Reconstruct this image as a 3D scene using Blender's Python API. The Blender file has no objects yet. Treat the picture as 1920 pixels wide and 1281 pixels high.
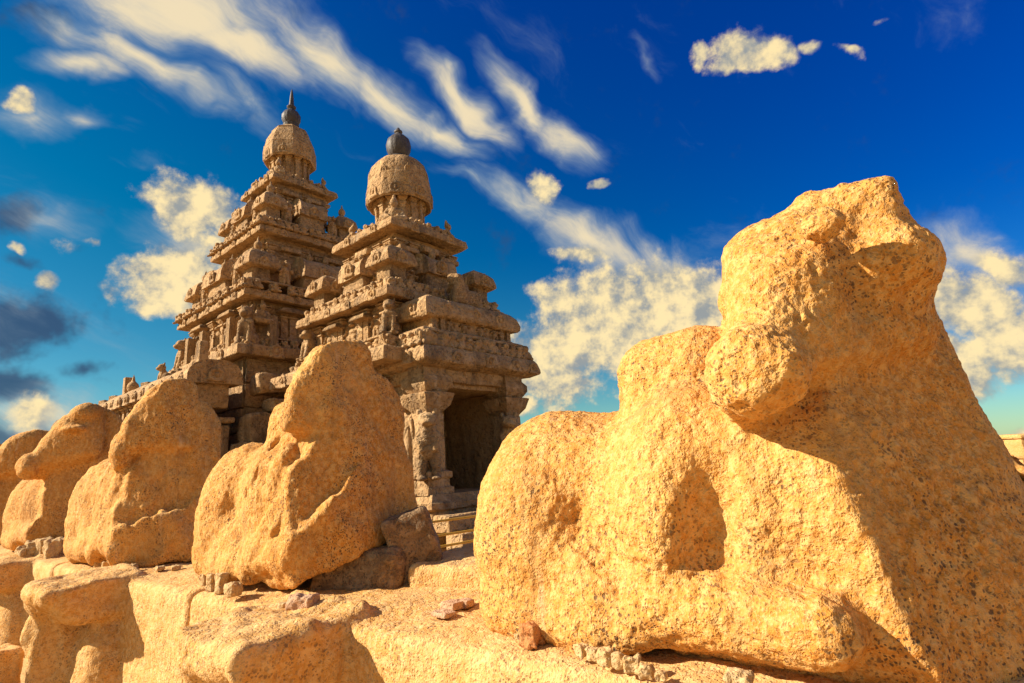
import bpy, bmesh, math, random
import numpy as np
from mathutils import Matrix, Vector, Euler

# ------------------------------------------------------------------ scene, camera, sky, sun
scn = bpy.context.scene
COL = scn.collection
R_ = math.radians
def az(a):
    a = R_(a); return np.array([math.sin(a), math.cos(a), 0.0])

PITCH, ROLL, FPX = R_(12.59), R_(3.71), 1053.0
CAMZ = 1.8
cam_d = bpy.data.cameras.new('camera'); cam = bpy.data.objects.new('camera', cam_d); COL.objects.link(cam)
_f = Vector((0, math.cos(PITCH), math.sin(PITCH))); _r0 = Vector((1, 0, 0)); _u0 = _r0.cross(_f)
_R = math.cos(ROLL)*_r0 - math.sin(ROLL)*_u0; _U = math.sin(ROLL)*_r0 + math.cos(ROLL)*_u0
M4 = Matrix(((_R.x, _U.x, -_f.x, 0), (_R.y, _U.y, -_f.y, 0), (_R.z, _U.z, -_f.z, CAMZ), (0, 0, 0, 1)))
cam.matrix_world = M4
cam_d.sensor_width = 36; cam_d.lens = FPX/1920*36; cam_d.clip_start = 0.05; cam_d.clip_end = 6000
scn.camera = cam
scn.view_settings.view_transform = 'Standard'; scn.view_settings.look = 'None'
scn.view_settings.gamma = 1; scn.view_settings.use_curve_mapping = False
scn.view_settings.exposure = 1.0
scn.cycles.max_bounces = 5; scn.cycles.diffuse_bounces = 3

SUN_AZ, SUN_EL = -95.0, 30.0
sd = bpy.data.lights.new('sun', 'SUN'); sd.energy = 5.0; sd.angle = R_(0.6); sd.color = (1.0, 0.88, 0.70)
sun = bpy.data.objects.new('sun', sd); COL.objects.link(sun)
_s = az(SUN_AZ)*math.cos(R_(SUN_EL)); _s[2] = math.sin(R_(SUN_EL))
sun.rotation_euler = Vector(_s).to_track_quat('Z', 'Y').to_euler()
sun.location = (-20, -5, 30)

def pix_dir(px, py):
    """direction in the world seen at a place of the 1920 x 1281 photograph"""
    d = _f*FPX + _R*(px-960) + _U*(640.5-py); return d.normalized()

# ------------------------------------------------------------------ the sky: Nishita + clouds laid out over directions
wld = bpy.data.worlds.new('World'); scn.world = wld; wld.use_nodes = True
NT = wld.node_tree; NT.nodes.clear()
def wn(t, **kw):
    n = NT.nodes.new(t)
    for k, v in kw.items(): setattr(n, k, v)
    return n
def wl(a, b): NT.links.new(a, b)
def wmath(op, a, b=None, c=None, clamp=False):
    n = wn('ShaderNodeMath', operation=op, use_clamp=clamp)
    for i, v in enumerate((a, b, c)):
        if v is None: continue
        if isinstance(v, (int, float)): n.inputs[i].default_value = v
        else: wl(v, n.inputs[i])
    return n.outputs[0]
def wmix(fac, a, b, blend='MIX'):
    n = wn('ShaderNodeMix', data_type='RGBA', blend_type=blend)
    for s, v in ((n.inputs[0], fac), (n.inputs[6], a), (n.inputs[7], b)):
        if isinstance(v, (int, float)): s.default_value = v
        elif isinstance(v, tuple): s.default_value = (*v, 1)
        else: wl(v, s)
    return n.outputs[2]
def wrange(v, a, b, c=0.0, d=1.0):
    n = wn('ShaderNodeMapRange', interpolation_type='SMOOTHSTEP')
    wl(v, n.inputs[0]); n.inputs[1].default_value = a; n.inputs[2].default_value = b
    n.inputs[3].default_value = c; n.inputs[4].default_value = d
    return n.outputs[0]

tc = wn('ShaderNodeTexCoord'); DIR = tc.outputs['Generated']
sky = wn('ShaderNodeTexSky', sky_type='NISHITA', sun_disc=False)
sky.sun_elevation = R_(SUN_EL); sky.sun_rotation = R_(SUN_AZ); sky.altitude = 0
sky.air_density = 1.0; sky.dust_density = 0.2; sky.ozone_density = 4.0
# a polarised, deeply saturated blue: the photograph's sky
hs = wn('ShaderNodeHueSaturation'); hs.inputs['Saturation'].default_value = 1.42; hs.inputs['Value'].default_value = 1.0
wl(sky.outputs[0], hs.inputs['Color'])
dt = wn('ShaderNodeVectorMath', operation='DOT_PRODUCT'); wl(DIR, dt.inputs[0]); dt.inputs[1].default_value = tuple(-az(SUN_AZ)*.42+np.array([0, 0, .95]))
tint = wmix(wrange(dt.outputs['Value'], .10, .82), (0.85, 1.04, 0.80), (0.06, 0.52, 1.10))
base = wmix(1.0, hs.outputs[0], tint, 'MULTIPLY')

def noise(vec, scale, detail=6, rough=0.55, dist=0.0):
    n = wn('ShaderNodeTexNoise'); wl(vec, n.inputs['Vector'])
    n.inputs['Scale'].default_value = scale; n.inputs['Detail'].default_value = detail
    n.inputs['Roughness'].default_value = rough; n.inputs['Distortion'].default_value = dist
    return n
def warp(vec, scale, amt, detail=4):
    n = noise(vec, scale, detail, 0.6)
    s = wn('ShaderNodeVectorMath', operation='SUBTRACT'); wl(n.outputs['Color'], s.inputs[0]); s.inputs[1].default_value = (.5, .5, .5)
    m = wn('ShaderNodeVectorMath', operation='MULTIPLY_ADD'); wl(s.outputs[0], m.inputs[0]); m.inputs[1].default_value = (amt,)*3; wl(vec, m.inputs[2])
    return m.outputs[0]
def frame(px, py, ang):
    """centre direction and its tangent axes; ang turns the long axis (0 = to the right, + = downwards)"""
    d0 = pix_dir(px, py)
    a = R_(ang); e = 60
    d1 = pix_dir(px+e*math.cos(a), py+e*math.sin(a))
    e1 = (d1-d0*d1.dot(d0)).normalized(); e2 = d0.cross(e1)
    return d0, e1, e2
def blob(vec, px, py, a, b, ang=0.0):
    """soft ellipse of the sky: half axes a, b in photograph pixels"""
    d0, e1, e2 = frame(px, py, ang)
    rot = Matrix((e1, e2, d0)).transposed().to_euler()
    k = math.hypot(px-960, py-640.5); sc = FPX*(1+(k/FPX)**2)*0.5 + math.hypot(FPX, k)*0.5
    m = wn('ShaderNodeMapping', vector_type='TEXTURE'); wl(vec, m.inputs[0])
    m.inputs['Location'].default_value = d0; m.inputs['Rotation'].default_value = rot
    m.inputs['Scale'].default_value = (a/sc, b/sc, max(a, b)/sc*1.2)
    g = wn('ShaderNodeTexGradient', gradient_type='SPHERICAL'); wl(m.outputs[0], g.inputs[0])
    return g.outputs['Fac']
def blobs(vec, lst):
    acc = None
    for t in lst:
        w = t[5] if len(t) > 5 else 1.0
        v = blob(vec, *t[:5])
        if w != 1.0: v = wmath('MULTIPLY', v, w)
        acc = v if acc is None else wmath('MAXIMUM', acc, v)
    return acc

# streaky high cloud
_d0, _e1, _e2 = frame(640, 200, 36)
strot = Matrix((_e1, _e2, _d0)).transposed().to_euler()
sm = wn('ShaderNodeMapping', vector_type='TEXTURE'); wl(DIR, sm.inputs[0]); sm.inputs['Rotation'].default_value = strot; sm.inputs['Scale'].default_value = (4.6, 1, 1)
w1 = warp(DIR, 6.0, 0.095, 2)
w1b = warp(w1, 30.0, 0.020, 2)
wl(w1, sm.inputs[0])
streak = noise(sm.outputs[0], 7.0, 7, 0.62).outputs['Fac']
STREAKS = [ # px, py, half length, half width, angle, weight
 (330, 15, 360, 150, 8, 1.15), (430, 75, 290, 105, 16, 1.05), (610, 115, 230, 95, 36, 1.1), (730, 185, 230, 78, 34, 1.1), (830, 235, 150, 55, 28, 1.1),
 (300, 135, 360, 62, 27, .95), (450, 195, 190, 62, 42, .8), (880, 175, 190, 52, 47, 1.05), (850, 125, 80, 34, 50, .9),
 (985, 185, 170, 46, 50, 1.05), (1070, 265, 140, 58, 40, .9), (960, 375, 230, 62, 30, 1.05), (1090, 450, 200, 75, 27, 1.0), (870, 330, 110, 36, 30, .95),
 (160, 135, 150, 50, 8, .85), (60, 215, 150, 95, 15, .9), (160, 230, 110, 40, 20, .85), (150, 60, 220, 90, 15, .8), (250, 310, 120, 40, 10, .5),
 (1840, 480, 190, 90, 40, .8), (1250, 480, 170, 60, 30, .7), (470, 215, 90, 36, 40, .7), (1210, 100, 80, 14, 60, .35), (340, 460, 130, 130, 0, .75), (1150, 610, 260, 130, 10, .75), (100, 420, 130, 60, 10, .5), (60, 780, 160, 90, 0, .8)]
sb = blobs(w1b, STREAKS)
sd_ = wmath('ADD', wmath('MULTIPLY', sb, 1.1), wmath('MULTIPLY_ADD', streak, 2.1, -1.36))
st_a = wrange(sd_, -0.16, 0.80)
# puffy cloud
w2 = w1; w2b = w1b
puffn = noise(DIR, 14.0, 7, 0.64).outputs['Fac']
PUFFS = [
 (345, 395, 120, 88, 10, 1.2), (325, 525, 135, 80, 0, 1.15), (380, 420, 90, 120, 0, .55), (290, 560, 50, 40, 0, .9),
 (1405, 92, 125, 52, 2, 1.15), (1295, 95, 42, 28, 0, .9), (1520, 85, 45, 24, 10, .8), (1590, 88, 40, 18, 20, .8), (1655, 36, 28, 10, 0, .7), (1495, 137, 18, 16, 0, .7),
 (1020, 352, 52, 44, 60, 1.1), (1128, 352, 26, 18, -10, .9), (1085, 480, 60, 22, -5, .8),
 (1220, 595, 260, 125, 5, 1.2), (1100, 650, 210, 105, 10, 1.1), (1300, 545, 180, 90, 20, 1.0), (1080, 575, 140, 50, 20, .9), (1040, 710, 170, 75, 10, 1.0), (1230, 508, 50, 25, 0, .8),
 (1830, 590, 150, 115, 30, 1.2), (1900, 640, 150, 130, 0, 1.1), (1800, 690, 120, 95, 60, 1.1), (1890, 510, 110, 60, 30, .9), (1850, 830, 70, 40, 0, .8), (1915, 820, 60, 40, 0, .8),
 (75, 520, 40, 42, 30, .9), (38, 185, 36, 28, 0, 1.0), (30, 452, 26, 12, 15, .8), (172, 458, 20, 18, 0, .7), (120, 460, 40, 20, 0, .4), (60, 770, 70, 60, 0, .55),
 (970, 770, 60, 30, 0, .8), (2250, 300, 260, 140, 10, 1.0), (-420, 300, 300, 170, 0, 1.0), (-300, 760, 300, 90, 0, .9), (2300, 760, 300, 120, 0, 1.0), (700, -420, 420, 120, 15, .9), (1500, -350, 200, 70, 10, .9)]
pb = blobs(w2b, PUFFS)
# the sky outside the picture goes on with the same kind of cloud
amb = noise(DIR, 2.3, 4, 0.6).outputs['Fac']
vfr = blob(DIR, 960, 560, 1700, 1300)
amb_m = wmath('MULTIPLY', wrange(amb, 0.45, 0.68), wrange(vfr, 0.02, 0.30, 1.0, 0.0))
pden = wmath('ADD', wmath('MULTIPLY', wmath('MAXIMUM', pb, wmath('MULTIPLY', amb_m, 0.8)), 1.3), wmath('MULTIPLY_ADD', puffn, 2.2, -1.30))
pf_a = wmath('MULTIPLY', wrange(pden, -0.05, 0.55), wrange(wmath('MAXIMUM', pb, amb_m), 0.0, 0.10))
so = wn('ShaderNodeVectorMath', operation='ADD'); wl(DIR, so.inputs[0]); so.inputs[1].default_value = tuple(_s*.022)
shade_n = noise(so.outputs[0], 14.0, 4, 0.64).outputs['Fac']
# dark cloud low at the left
DARKS = [(0, 605, 200, 100, 5, 1.1), (10, 720, 120, 75, 10, 1.1), (30, 400, 100, 60, -20, .9), (-10, 830, 190, 80, 0, 1.2), (60, 30, 130, 70, 0, .6), (20, 470, 60, 30, 10, .6), (330, 470, 110, 40, 0, .6), (160, 690, 110, 26, 0, .4)]
db = blobs(w1b, DARKS)
dk_a = wrange(wmath('ADD', wmath('MULTIPLY', db, 1.3), wmath('MULTIPLY_ADD', shade_n, 2.0, -1.24)), -0.10, 0.75, 0.0, 0.88)
# light on the clouds: thick parts cream, thin undersides blue grey
rel = wmath('SUBTRACT', puffn, shade_n)
lit = wrange(wmath('ADD', wmath('MULTIPLY', pden, 0.36), wmath('MULTIPLY', rel, 2.6)), -0.25, 0.62)
C_CREAM, C_GREY = (9.6, 7.6, 4.0), (3.0, 3.2, 3.2)
pcol = wmix(lit, C_GREY, C_CREAM)
slit = wrange(wmath('ADD', wmath('MULTIPLY', sd_, 0.7), wmath('MULTIPLY', streak, 0.6)), 0.35, 0.95)
scol = wmix(slit, (2.6, 3.7, 4.6), (8.6, 7.1, 4.5))
c1 = wmix(dk_a, base, (0.35, 0.62, 1.35))
c2 = wmix(wmath('MULTIPLY', st_a, 0.93), c1, scol)
c3 = wmix(wmath('MULTIPLY', pf_a, 0.97), c2, pcol)
bg = wn('ShaderNodeBackground'); bg.inputs["Strength"].default_value = 0.055
wl(c3, bg.inputs['Color'])
wo = wn('ShaderNodeOutputWorld'); wl(bg.outputs[0], wo.inputs['Surface'])
wld.cycles.sampling_method = 'NONE'
# ------------------------------------------------------------------ helpers: noise, solid modelling on a grid, meshes
def _h(ix, iy, iz, seed):
    with np.errstate(over='ignore'):
        h = (ix.astype(np.uint32)*np.uint32(374761393)) ^ (iy.astype(np.uint32)*np.uint32(668265263)) ^ (iz.astype(np.uint32)*np.uint32(2147483647-60)) ^ np.uint32((seed*974711+12345) & 0xffffffff)
        h = (h ^ (h >> np.uint32(13)))*np.uint32(1274126177)
        h = h ^ (h >> np.uint32(16)); h = h*np.uint32(2246822519); h = h ^ (h >> np.uint32(15))
    return (h & np.uint32(0xffffff)).astype(np.float32)*np.float32(1/16777215.)
def vnoise(P, seed=0):
    """smooth value noise, -1 .. 1"""
    i = np.floor(P).astype(np.int32); f = (P-i).astype(np.float32); f = f*f*f*(f*(f*6-15)+10)
    out = np.zeros(len(P), np.float32)
    for dx in (0, 1):
        wx = f[:, 0] if dx else 1-f[:, 0]
        for dy in (0, 1):
            wy = f[:, 1] if dy else 1-f[:, 1]
            for dz in (0, 1):
                wz = f[:, 2] if dz else 1-f[:, 2]
                out += wx*wy*wz*_h(i[:, 0]+dx, i[:, 1]+dy, i[:, 2]+dz, seed)
    return out*2-1
def fbm(P, sc, octv=3, seed=0, gain=.5):
    a, s, o = 1.0, sc, np.zeros(len(P), np.float32)
    for k in range(octv):
        o += a*vnoise(P*s, seed+k*17); a *= gain; s *= 2.03
    return o
def worley(P, sc, seed=0):
    """distance to the nearest scattered point (in cells)"""
    Q = P*sc; i = np.floor(Q).astype(np.int32); f = Q-i
    best = np.full(len(P), 9., np.float32)
    for dx in (-1, 0, 1):
        for dy in (-1, 0, 1):
            for dz in (-1, 0, 1):
                a, b, c = i[:, 0]+dx, i[:, 1]+dy, i[:, 2]+dz
                d = (dx+_h(a, b, c, seed)-f[:, 0])**2+(dy+_h(a, b, c, seed+1)-f[:, 1])**2+(dz+_h(a, b, c, seed+2)-f[:, 2])**2
                best = np.minimum(best, d)
    return np.sqrt(best)
def V(*a): return np.array(a, np.float32)
def rotm(rx=0, ry=0, rz=0): return np.array(Euler((R_(rx), R_(ry), R_(rz))).to_matrix(), np.float32)
def ell(P, c, r, rot=None):
    q = P-V(*c)
    if rot is not None: q = q@rot
    r = V(*r); k0 = np.linalg.norm(q/r, axis=1); k1 = np.linalg.norm(q/(r*r), axis=1)+1e-6
    return k0*(k0-1)/k1
def cap(P, a, b, ra, rb=None):
    rb = ra if rb is None else rb; a, b = V(*a), V(*b); ab = b-a
    t = np.clip(((P-a)@ab)/float(ab@ab), 0, 1)
    return np.linalg.norm(P-a-t[:, None]*ab, axis=1)-(ra+(rb-ra)*t)
def rbx(P, c, h, rad, rot=None):
    q = P-V(*c)
    if rot is not None: q = q@rot
    q = np.abs(q)-(V(*h)-rad)
    return np.linalg.norm(np.maximum(q, 0), axis=1)+np.minimum(q.max(1), 0)-rad
def pln(P, c, n):
    n = V(*n); n = n/np.linalg.norm(n); return (P-V(*c))@n
def smin(a, b, k):
    h = np.clip(.5+.5*(b-a)/k, 0, 1); return b*(1-h)+a*h-k*h*(1-h)
def smax(a, b, k): return -smin(-a, -b, k)
def nets(fun, lo, hi, vs, slack=1.6):
    """mesh of the solid fun(P) < 0 on a grid of step vs (surface nets; fine cells only near the surface)"""
    lo = np.array(lo, np.float32); cf = 4
    nc = np.ceil((np.array(hi)-lo)/(vs*cf)).astype(int)+1
    g = np.stack(np.meshgrid(*[np.arange(n) for n in nc], indexing='ij'), -1).reshape(-1, 3)
    dc = fun((lo+(g+.5)*(vs*cf)).astype(np.float32)-vs*.5).reshape(nc)
    vol = np.repeat(np.repeat(np.repeat(dc, cf, 0), cf, 1), cf, 2).astype(np.float32)
    near = np.argwhere(np.abs(dc) < vs*cf*slack)
    off = np.stack(np.meshgrid(*[np.arange(cf)]*3, indexing='ij'), -1).reshape(-1, 3)
    for ch in range(0, len(near), 12000):
        ii = (near[ch:ch+12000, None, :]*cf+off[None]).reshape(-1, 3)
        vol[ii[:, 0], ii[:, 1], ii[:, 2]] = fun((lo+ii*vs).astype(np.float32))
    s = vol < 0
    s[0], s[-1], s[:, 0], s[:, -1], s[:, :, 0], s[:, :, -1] = (False,)*6
    cnt = np.zeros(np.array(s.shape)-1, np.uint8)
    cor = [(a, b, c) for a in (0, 1) for b in (0, 1) for c in (0, 1)]
    sh = s.shape
    for a, b, c in cor: cnt += s[a:sh[0]-1+a, b:sh[1]-1+b, c:sh[2]-1+c]
    idx = np.argwhere((cnt > 0) & (cnt < 8))
    cv = np.stack([vol[idx[:, 0]+a, idx[:, 1]+b, idx[:, 2]+c] for a, b, c in cor], 1)
    cs = np.stack([s[idx[:, 0]+a, idx[:, 1]+b, idx[:, 2]+c] for a, b, c in cor], 1)
    cv = np.where(cs, np.minimum(cv, -1e-5), np.maximum(cv, 1e-5))
    acc = np.zeros((len(idx), 3), np.float32); num = np.zeros(len(idx), np.float32)
    ca = np.array(cor, np.float32)
    for i in range(8):
        for j in range(i+1, 8):
            if abs(ca[i]-ca[j]).sum() != 1: continue
            m = cs[:, i] != cs[:, j]
            t = cv[:, i]/(cv[:, i]-cv[:, j])
            p = ca[i]+t[:, None]*(ca[j]-ca[i])
            acc[m] += p[m]; num[m] += 1
    verts = lo+(idx+acc/num[:, None])*vs
    ids = np.full(cnt.shape, -1, np.int32); ids[idx[:, 0], idx[:, 1], idx[:, 2]] = np.arange(len(idx))
    faces = []
    for ax in range(3):
        A = [slice(None)]*3; B = [slice(None)]*3; A[ax] = slice(0, -1); B[ax] = slice(1, None)
        a, b = s[tuple(A)], s[tuple(B)]
        u, v = (ax+1) % 3, (ax+2) % 3
        for flip, m in ((False, a & ~b), (True, ~a & b)):
            e = np.argwhere(m)
            e = e[(e[:, u] > 0) & (e[:, v] > 0)]
            q = []
            for du, dv in ((-1, -1), (0, -1), (0, 0), (-1, 0)):
                k = e.copy(); k[:, u] += du; k[:, v] += dv; q.append(ids[k[:, 0], k[:, 1], k[:, 2]])
            q = np.stack(q, 1)
            faces.append(q[:, ::-1] if flip else q)
    F = np.concatenate(faces); F = F[(F >= 0).all(1)]
    return verts.astype(np.float32), F
def vnormals(vt, F):
    n = np.cross(vt[F[:, 2]]-vt[F[:, 0]], vt[F[:, 3]]-vt[F[:, 1]])
    o = np.zeros_like(vt)
    for k in range(4):
        for c in range(3): o[:, c] += np.bincount(F[:, k], n[:, c], len(vt))
    return o/(np.linalg.norm(o, axis=1)[:, None]+1e-9)
def mesh_np(name, vt, F, mat, smooth=True):
    me = bpy.data.meshes.new(name)
    me.vertices.add(len(vt)); me.vertices.foreach_set('co', np.asarray(vt, np.float32).ravel())
    F = np.asarray(F, np.int32); k = F.shape[1]
    me.loops.add(F.size); me.loops.foreach_set('vertex_index', F.ravel())
    me.polygons.add(len(F)); me.polygons.foreach_set('loop_start', np.arange(len(F), dtype=np.int32)*k)
    me.polygons.foreach_set('use_smooth', np.full(len(F), smooth))
    me.update(calc_edges=True); me.validate()
    if mat: me.materials.append(mat)
    return me
def link(name, me, parent=None, loc=(0, 0, 0), rz=0.0, sc=None, rot=None):
    o = bpy.data.objects.new(name, me); COL.objects.link(o)
    if parent is not None: o.parent = parent
    o.location = loc; o.rotation_euler = rot if rot is not None else (0, 0, rz)
    if sc is not None: o.scale = sc if hasattr(sc, '__len__') else (sc,)*3
    return o
def tag(o, label=None, cat=None, group=None, kind=None):
    for k, v in (('label', label), ('category', cat), ('group', group), ('kind', kind)):
        if v: o[k] = v
    return o
def empty(name, loc, rz=0.0, parent=None):
    o = link(name, None, parent, loc, rz); o.empty_display_size = .2; return o

# ------------------------------------------------------------------ materials
def stone_mat(name, cols, speck=(.05, .03, .02), speck_amt=.5, speck_scale=60, bump=.6, big=1.2, stain=None, stain_amt=0., dark=None, dark_amt=0., pale=None, pale_amt=0., grain=90, rough=.9, disp=1.0, pits=.5, pit_scale=22):
    """coloured granite: broad tone patches, coarse grain, dark mineral specks, pits"""
    m = bpy.data.materials.new(name); m.use_nodes = True; t = m.node_tree; t.nodes.clear()
    def nd(ty, **k):
        n = t.nodes.new(ty)
        for a, b in k.items(): setattr(n, a, b)
        return n
    L = t.links.new
    tcn = nd('ShaderNodeTexCoord'); geo = nd('ShaderNodeObjectInfo')
    off = nd('ShaderNodeVectorMath', operation='SCALE'); L(geo.outputs['Random'], off.inputs['Scale']); off.inputs[0].default_value = (37., 11., 23.)
    ad = nd('ShaderNodeVectorMath', operation='ADD'); L(tcn.outputs['Object'], ad.inputs[0]); L(off.outputs[0], ad.inputs[1])
    P = ad.outputs[0]
    def nz(sc, det=4, ro=.6, vec=P):
        n = nd('ShaderNodeTexNoise'); n.inputs['Scale'].default_value = sc; n.inputs['Detail'].default_value = det; n.inputs['Roughness'].default_value = ro; L(vec, n.inputs['Vector']); return n.outputs['Fac']
    def rng(v, a, b, c=0., d=1.):
        n = nd('ShaderNodeMapRange', interpolation_type='SMOOTHSTEP'); L(v, n.inputs[0])
        for i, x in enumerate((a, b, c, d)): n.inputs[i+1].default_value = x
        return n.outputs[0]
    def mix(f, a, b, bl='MIX'):
        n = nd('ShaderNodeMix', data_type='RGBA', blend_type=bl)
        for s, v in ((n.inputs[0], f), (n.inputs[6], a), (n.inputs[7], b)):
            if isinstance(v, (int, float)): s.default_value = v
            elif isinstance(v, tuple): s.default_value = (*v, 1)
            else: L(v, s)
        return n.outputs[2]
    def mth(op, a, b):
        n = nd('ShaderNodeMath', operation=op)
        for i, v in enumerate((a, b)):
            if isinstance(v, (int, float)): n.inputs[i].default_value = v
            else: L(v, n.inputs[i])
        return n.outputs[0]
    n1 = nz(big, 5, .65); n2 = nz(grain*.25, 3, .6); n3 = nz(grain, 2, .7)
    c = mix(rng(n1, .35, .65), cols[0], cols[1])
    c = mix(rng(n2, .40, .66, 0, .75), c, cols[2])
    c = mix(rng(n3, .50, .70, 0, .6), c, cols[3])
    if stain is not None:
        c = mix(rng(nz(big*2.1, 6, .7), .52, .72, 0, stain_amt), c, stain)
    if dark is not None:
        md = nd('ShaderNodeMapping'); md.inputs['Scale'].default_value = (1, 1, .30); L(P, md.inputs[0])
        c = mix(rng(nz(big*2.7, 6, .68, md.outputs[0]), .50, .70, 0, dark_amt), c, dark)
    if pale is not None:
        mp = nd('ShaderNodeMapping'); mp.inputs['Scale'].default_value = (1, 1, .16); L(P, mp.inputs[0])
        c = mix(rng(nz(big*6, 5, .6, mp.outputs[0]), .60, .78, 0, pale_amt), c, pale)
    dens = rng(nz(big*2.6, 4, .65), .38, .64, .12, 1.)
    wq = nd('ShaderNodeTexNoise'); wq.inputs['Scale'].default_value = speck_scale*.9; wq.inputs['Detail'].default_value = 1; L(P, wq.inputs['Vector'])
    wm = nd('ShaderNodeVectorMath', operation='MULTIPLY_ADD'); L(wq.outputs['Color'], wm.inputs[0]); wm.inputs[1].default_value = (1.1/speck_scale,)*3; L(P, wm.inputs[2])
    def dots(sc, lim, r):
        v = nd('ShaderNodeTexVoronoi'); v.inputs['Scale'].default_value = sc; L(wm.outputs[0], v.inputs['Vector'])
        sx = nd('ShaderNodeSeparateColor'); L(v.outputs['Color'], sx.inputs[0])
        gate = rng(sx.outputs[0], lim, lim+.08); return mth('MULTIPLY', rng(v.outputs['Distance'], r*.55, r, 1., 0.), gate)
    dt1 = dots(speck_scale, .44, .48); dt2 = dots(speck_scale*.45, .74, .40)
    sp = mth('MULTIPLY', mth('MULTIPLY', mth('MAXIMUM', dt1, dt2), dens), speck_amt)
    c = mix(sp, c, speck)
    b = nd('ShaderNodeBsdfPrincipled'); b.inputs['Roughness'].default_value = rough; b.inputs['Specular IOR Level'].default_value = .25
    L(c, b.inputs['Base Color'])
    pit = nz(pit_scale, 3, .55)
    hgt = mth('SUBTRACT', mth('ADD', mth('MULTIPLY', rng(pit, .30, .52), pits), mth('ADD', mth('MULTIPLY', nz(grain*.5, 3, .7), .55), mth('MULTIPLY', n3, .25))), mth('MULTIPLY', mth('MAXIMUM', dt1, dt2), .45))
    bp = nd('ShaderNodeBump'); bp.inputs['Strength'].default_value = bump; bp.inputs['Distance'].default_value = .02*disp; L(hgt, bp.inputs['Height'])
    L(bp.outputs[0], b.inputs['Normal'])
    o = nd('ShaderNodeOutputMaterial'); L(b.outputs[0], o.inputs[0])
    return m
M_GOLD = stone_mat('golden_granite', [(.62, .30, .070), (.53, .22, .035), (.70, .41, .14), (.63, .39, .18)], speck=(.07, .042, .03), speck_amt=.88, speck_scale=84, bump=.55, stain=(.44, .175, .018), stain_amt=.55, dark=(.27, .135, .05), dark_amt=.40, pale=(.74, .60, .42), pale_amt=.30, grain=95, pits=.75, pit_scale=34)
M_WALL = stone_mat('wall_granite', [(.64, .36, .125), (.57, .285, .07), (.72, .46, .20), (.65, .42, .22)], speck=(.13, .08, .05), speck_amt=.65, speck_scale=66, bump=.55, stain=(.48, .21, .03), stain_amt=.6, grain=90, pits=.6, pit_scale=32)
M_TEMPLE = stone_mat('temple_granite', [(.45, .275, .125), (.33, .19, .08), (.54, .345, .17), (.19, .11, .055)], speck=(.10, .058, .03), speck_amt=.40, speck_scale=15, bump=1.0, big=.6, stain=(.46, .245, .07), stain_amt=.5, dark=(.10, .065, .04), dark_amt=.75, pale=(.62, .51, .38), pale_amt=.35, grain=22, disp=2.0, pits=.6, pit_scale=8)
M_DARKST = stone_mat('dark_finial_stone', [(.05, .045, .05), (.07, .06, .06), (.10, .09, .085), (.04, .035, .04)], speck=(.02, .02, .02), speck_amt=.3, speck_scale=20, bump=.3, pale=(.35, .33, .3), pale_amt=.35, grain=30, rough=.55)
M_SAND = stone_mat('sandy_ground', [(.52, .335, .14), (.46, .285, .115), (.58, .39, .175), (.51, .34, .15)], speck=(.13, .09, .05), speck_amt=.4, speck_scale=30, bump=.5, big=.5, grain=50)
M_ROCK = stone_mat('grey_rock', [(.25, .15, .075), (.17, .10, .05), (.36, .235, .125), (.28, .175, .085)], speck=(.05, .04, .035), speck_amt=.7, speck_scale=60, bump=.9, stain=(.04, .032, .026), stain_amt=.75, grain=60)
M_PEBBLE = stone_mat('wedge_stone', [(.54, .34, .15), (.46, .28, .11), (.60, .42, .22), (.54, .36, .18)], speck=(.12, .09, .07), speck_amt=.5, speck_scale=90, bump=.6, big=3, grain=120)
M_RUST = stone_mat('rust_stone', [(.48, .19, .06), (.40, .14, .04), (.52, .26, .10), (.44, .2, .09)], speck=(.12, .06, .04), speck_amt=.4, speck_scale=90, bump=.5, big=3, grain=120)
M_PINK = stone_mat('pink_stone', [(.52, .30, .17), (.45, .25, .14), (.58, .38, .24), (.5, .32, .2)], speck=(.14, .08, .05), speck_amt=.5, speck_scale=90, bump=.6, big=3, grain=110)
def flat_mat(name, col, rough=.6):
    m = bpy.data.materials.new(name); m.use_nodes = True; t = m.node_tree; b = t.nodes['Principled BSDF']
    n = t.nodes.new('ShaderNodeTexNoise'); n.inputs['Scale'].default_value = 40
    x = t.nodes.new('ShaderNodeMix'); x.data_type = 'RGBA'; x.inputs[6].default_value = (*[c*.8 for c in col], 1); x.inputs[7].default_value = (*[min(1, c*1.15) for c in col], 1)
    t.links.new(n.outputs['Fac'], x.inputs[0]); t.links.new(x.outputs[2], b.inputs['Base Color']); b.inputs['Roughness'].default_value = rough
    return m
M_ROPE = flat_mat('yellow_rope', (.75, .38, .03)); M_PAINT = flat_mat('white_paint', (.75, .75, .75))

def roughen(vt, F, amp=(.02, .008, .004), sc=(3., 10., 30.), seed=0, pit=0., pit_sc=20.):
    n = vnormals(vt, F); d = np.zeros(len(vt), np.float32)
    for a, s, k in zip(amp, sc, range(9)): d += a*fbm(vt, s, 2, seed+k*31)
    if pit > 0:
        w = worley(vt, pit_sc, seed+5); gate = np.clip(fbm(vt, 2.5, 2, seed+77)*1.2+.45, 0, 1)
        d -= pit*np.clip(1-w/.42, 0, 1)*gate
    return vt+n*d[:, None]
# ------------------------------------------------------------------ ground, boundary wall and bulls
W_AZ = 128.5
w_dir, n_dir = az(W_AZ), az(W_AZ-90)           # along the wall (towards the near end), and away from the camera
W_RZ = math.atan2(w_dir[1], w_dir[0])
WALL_Z = 1.09
def on_wall(s, n, z=WALL_Z): p = w_dir*s+n_dir*n; return (float(p[0]), float(p[1]), z)

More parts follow.
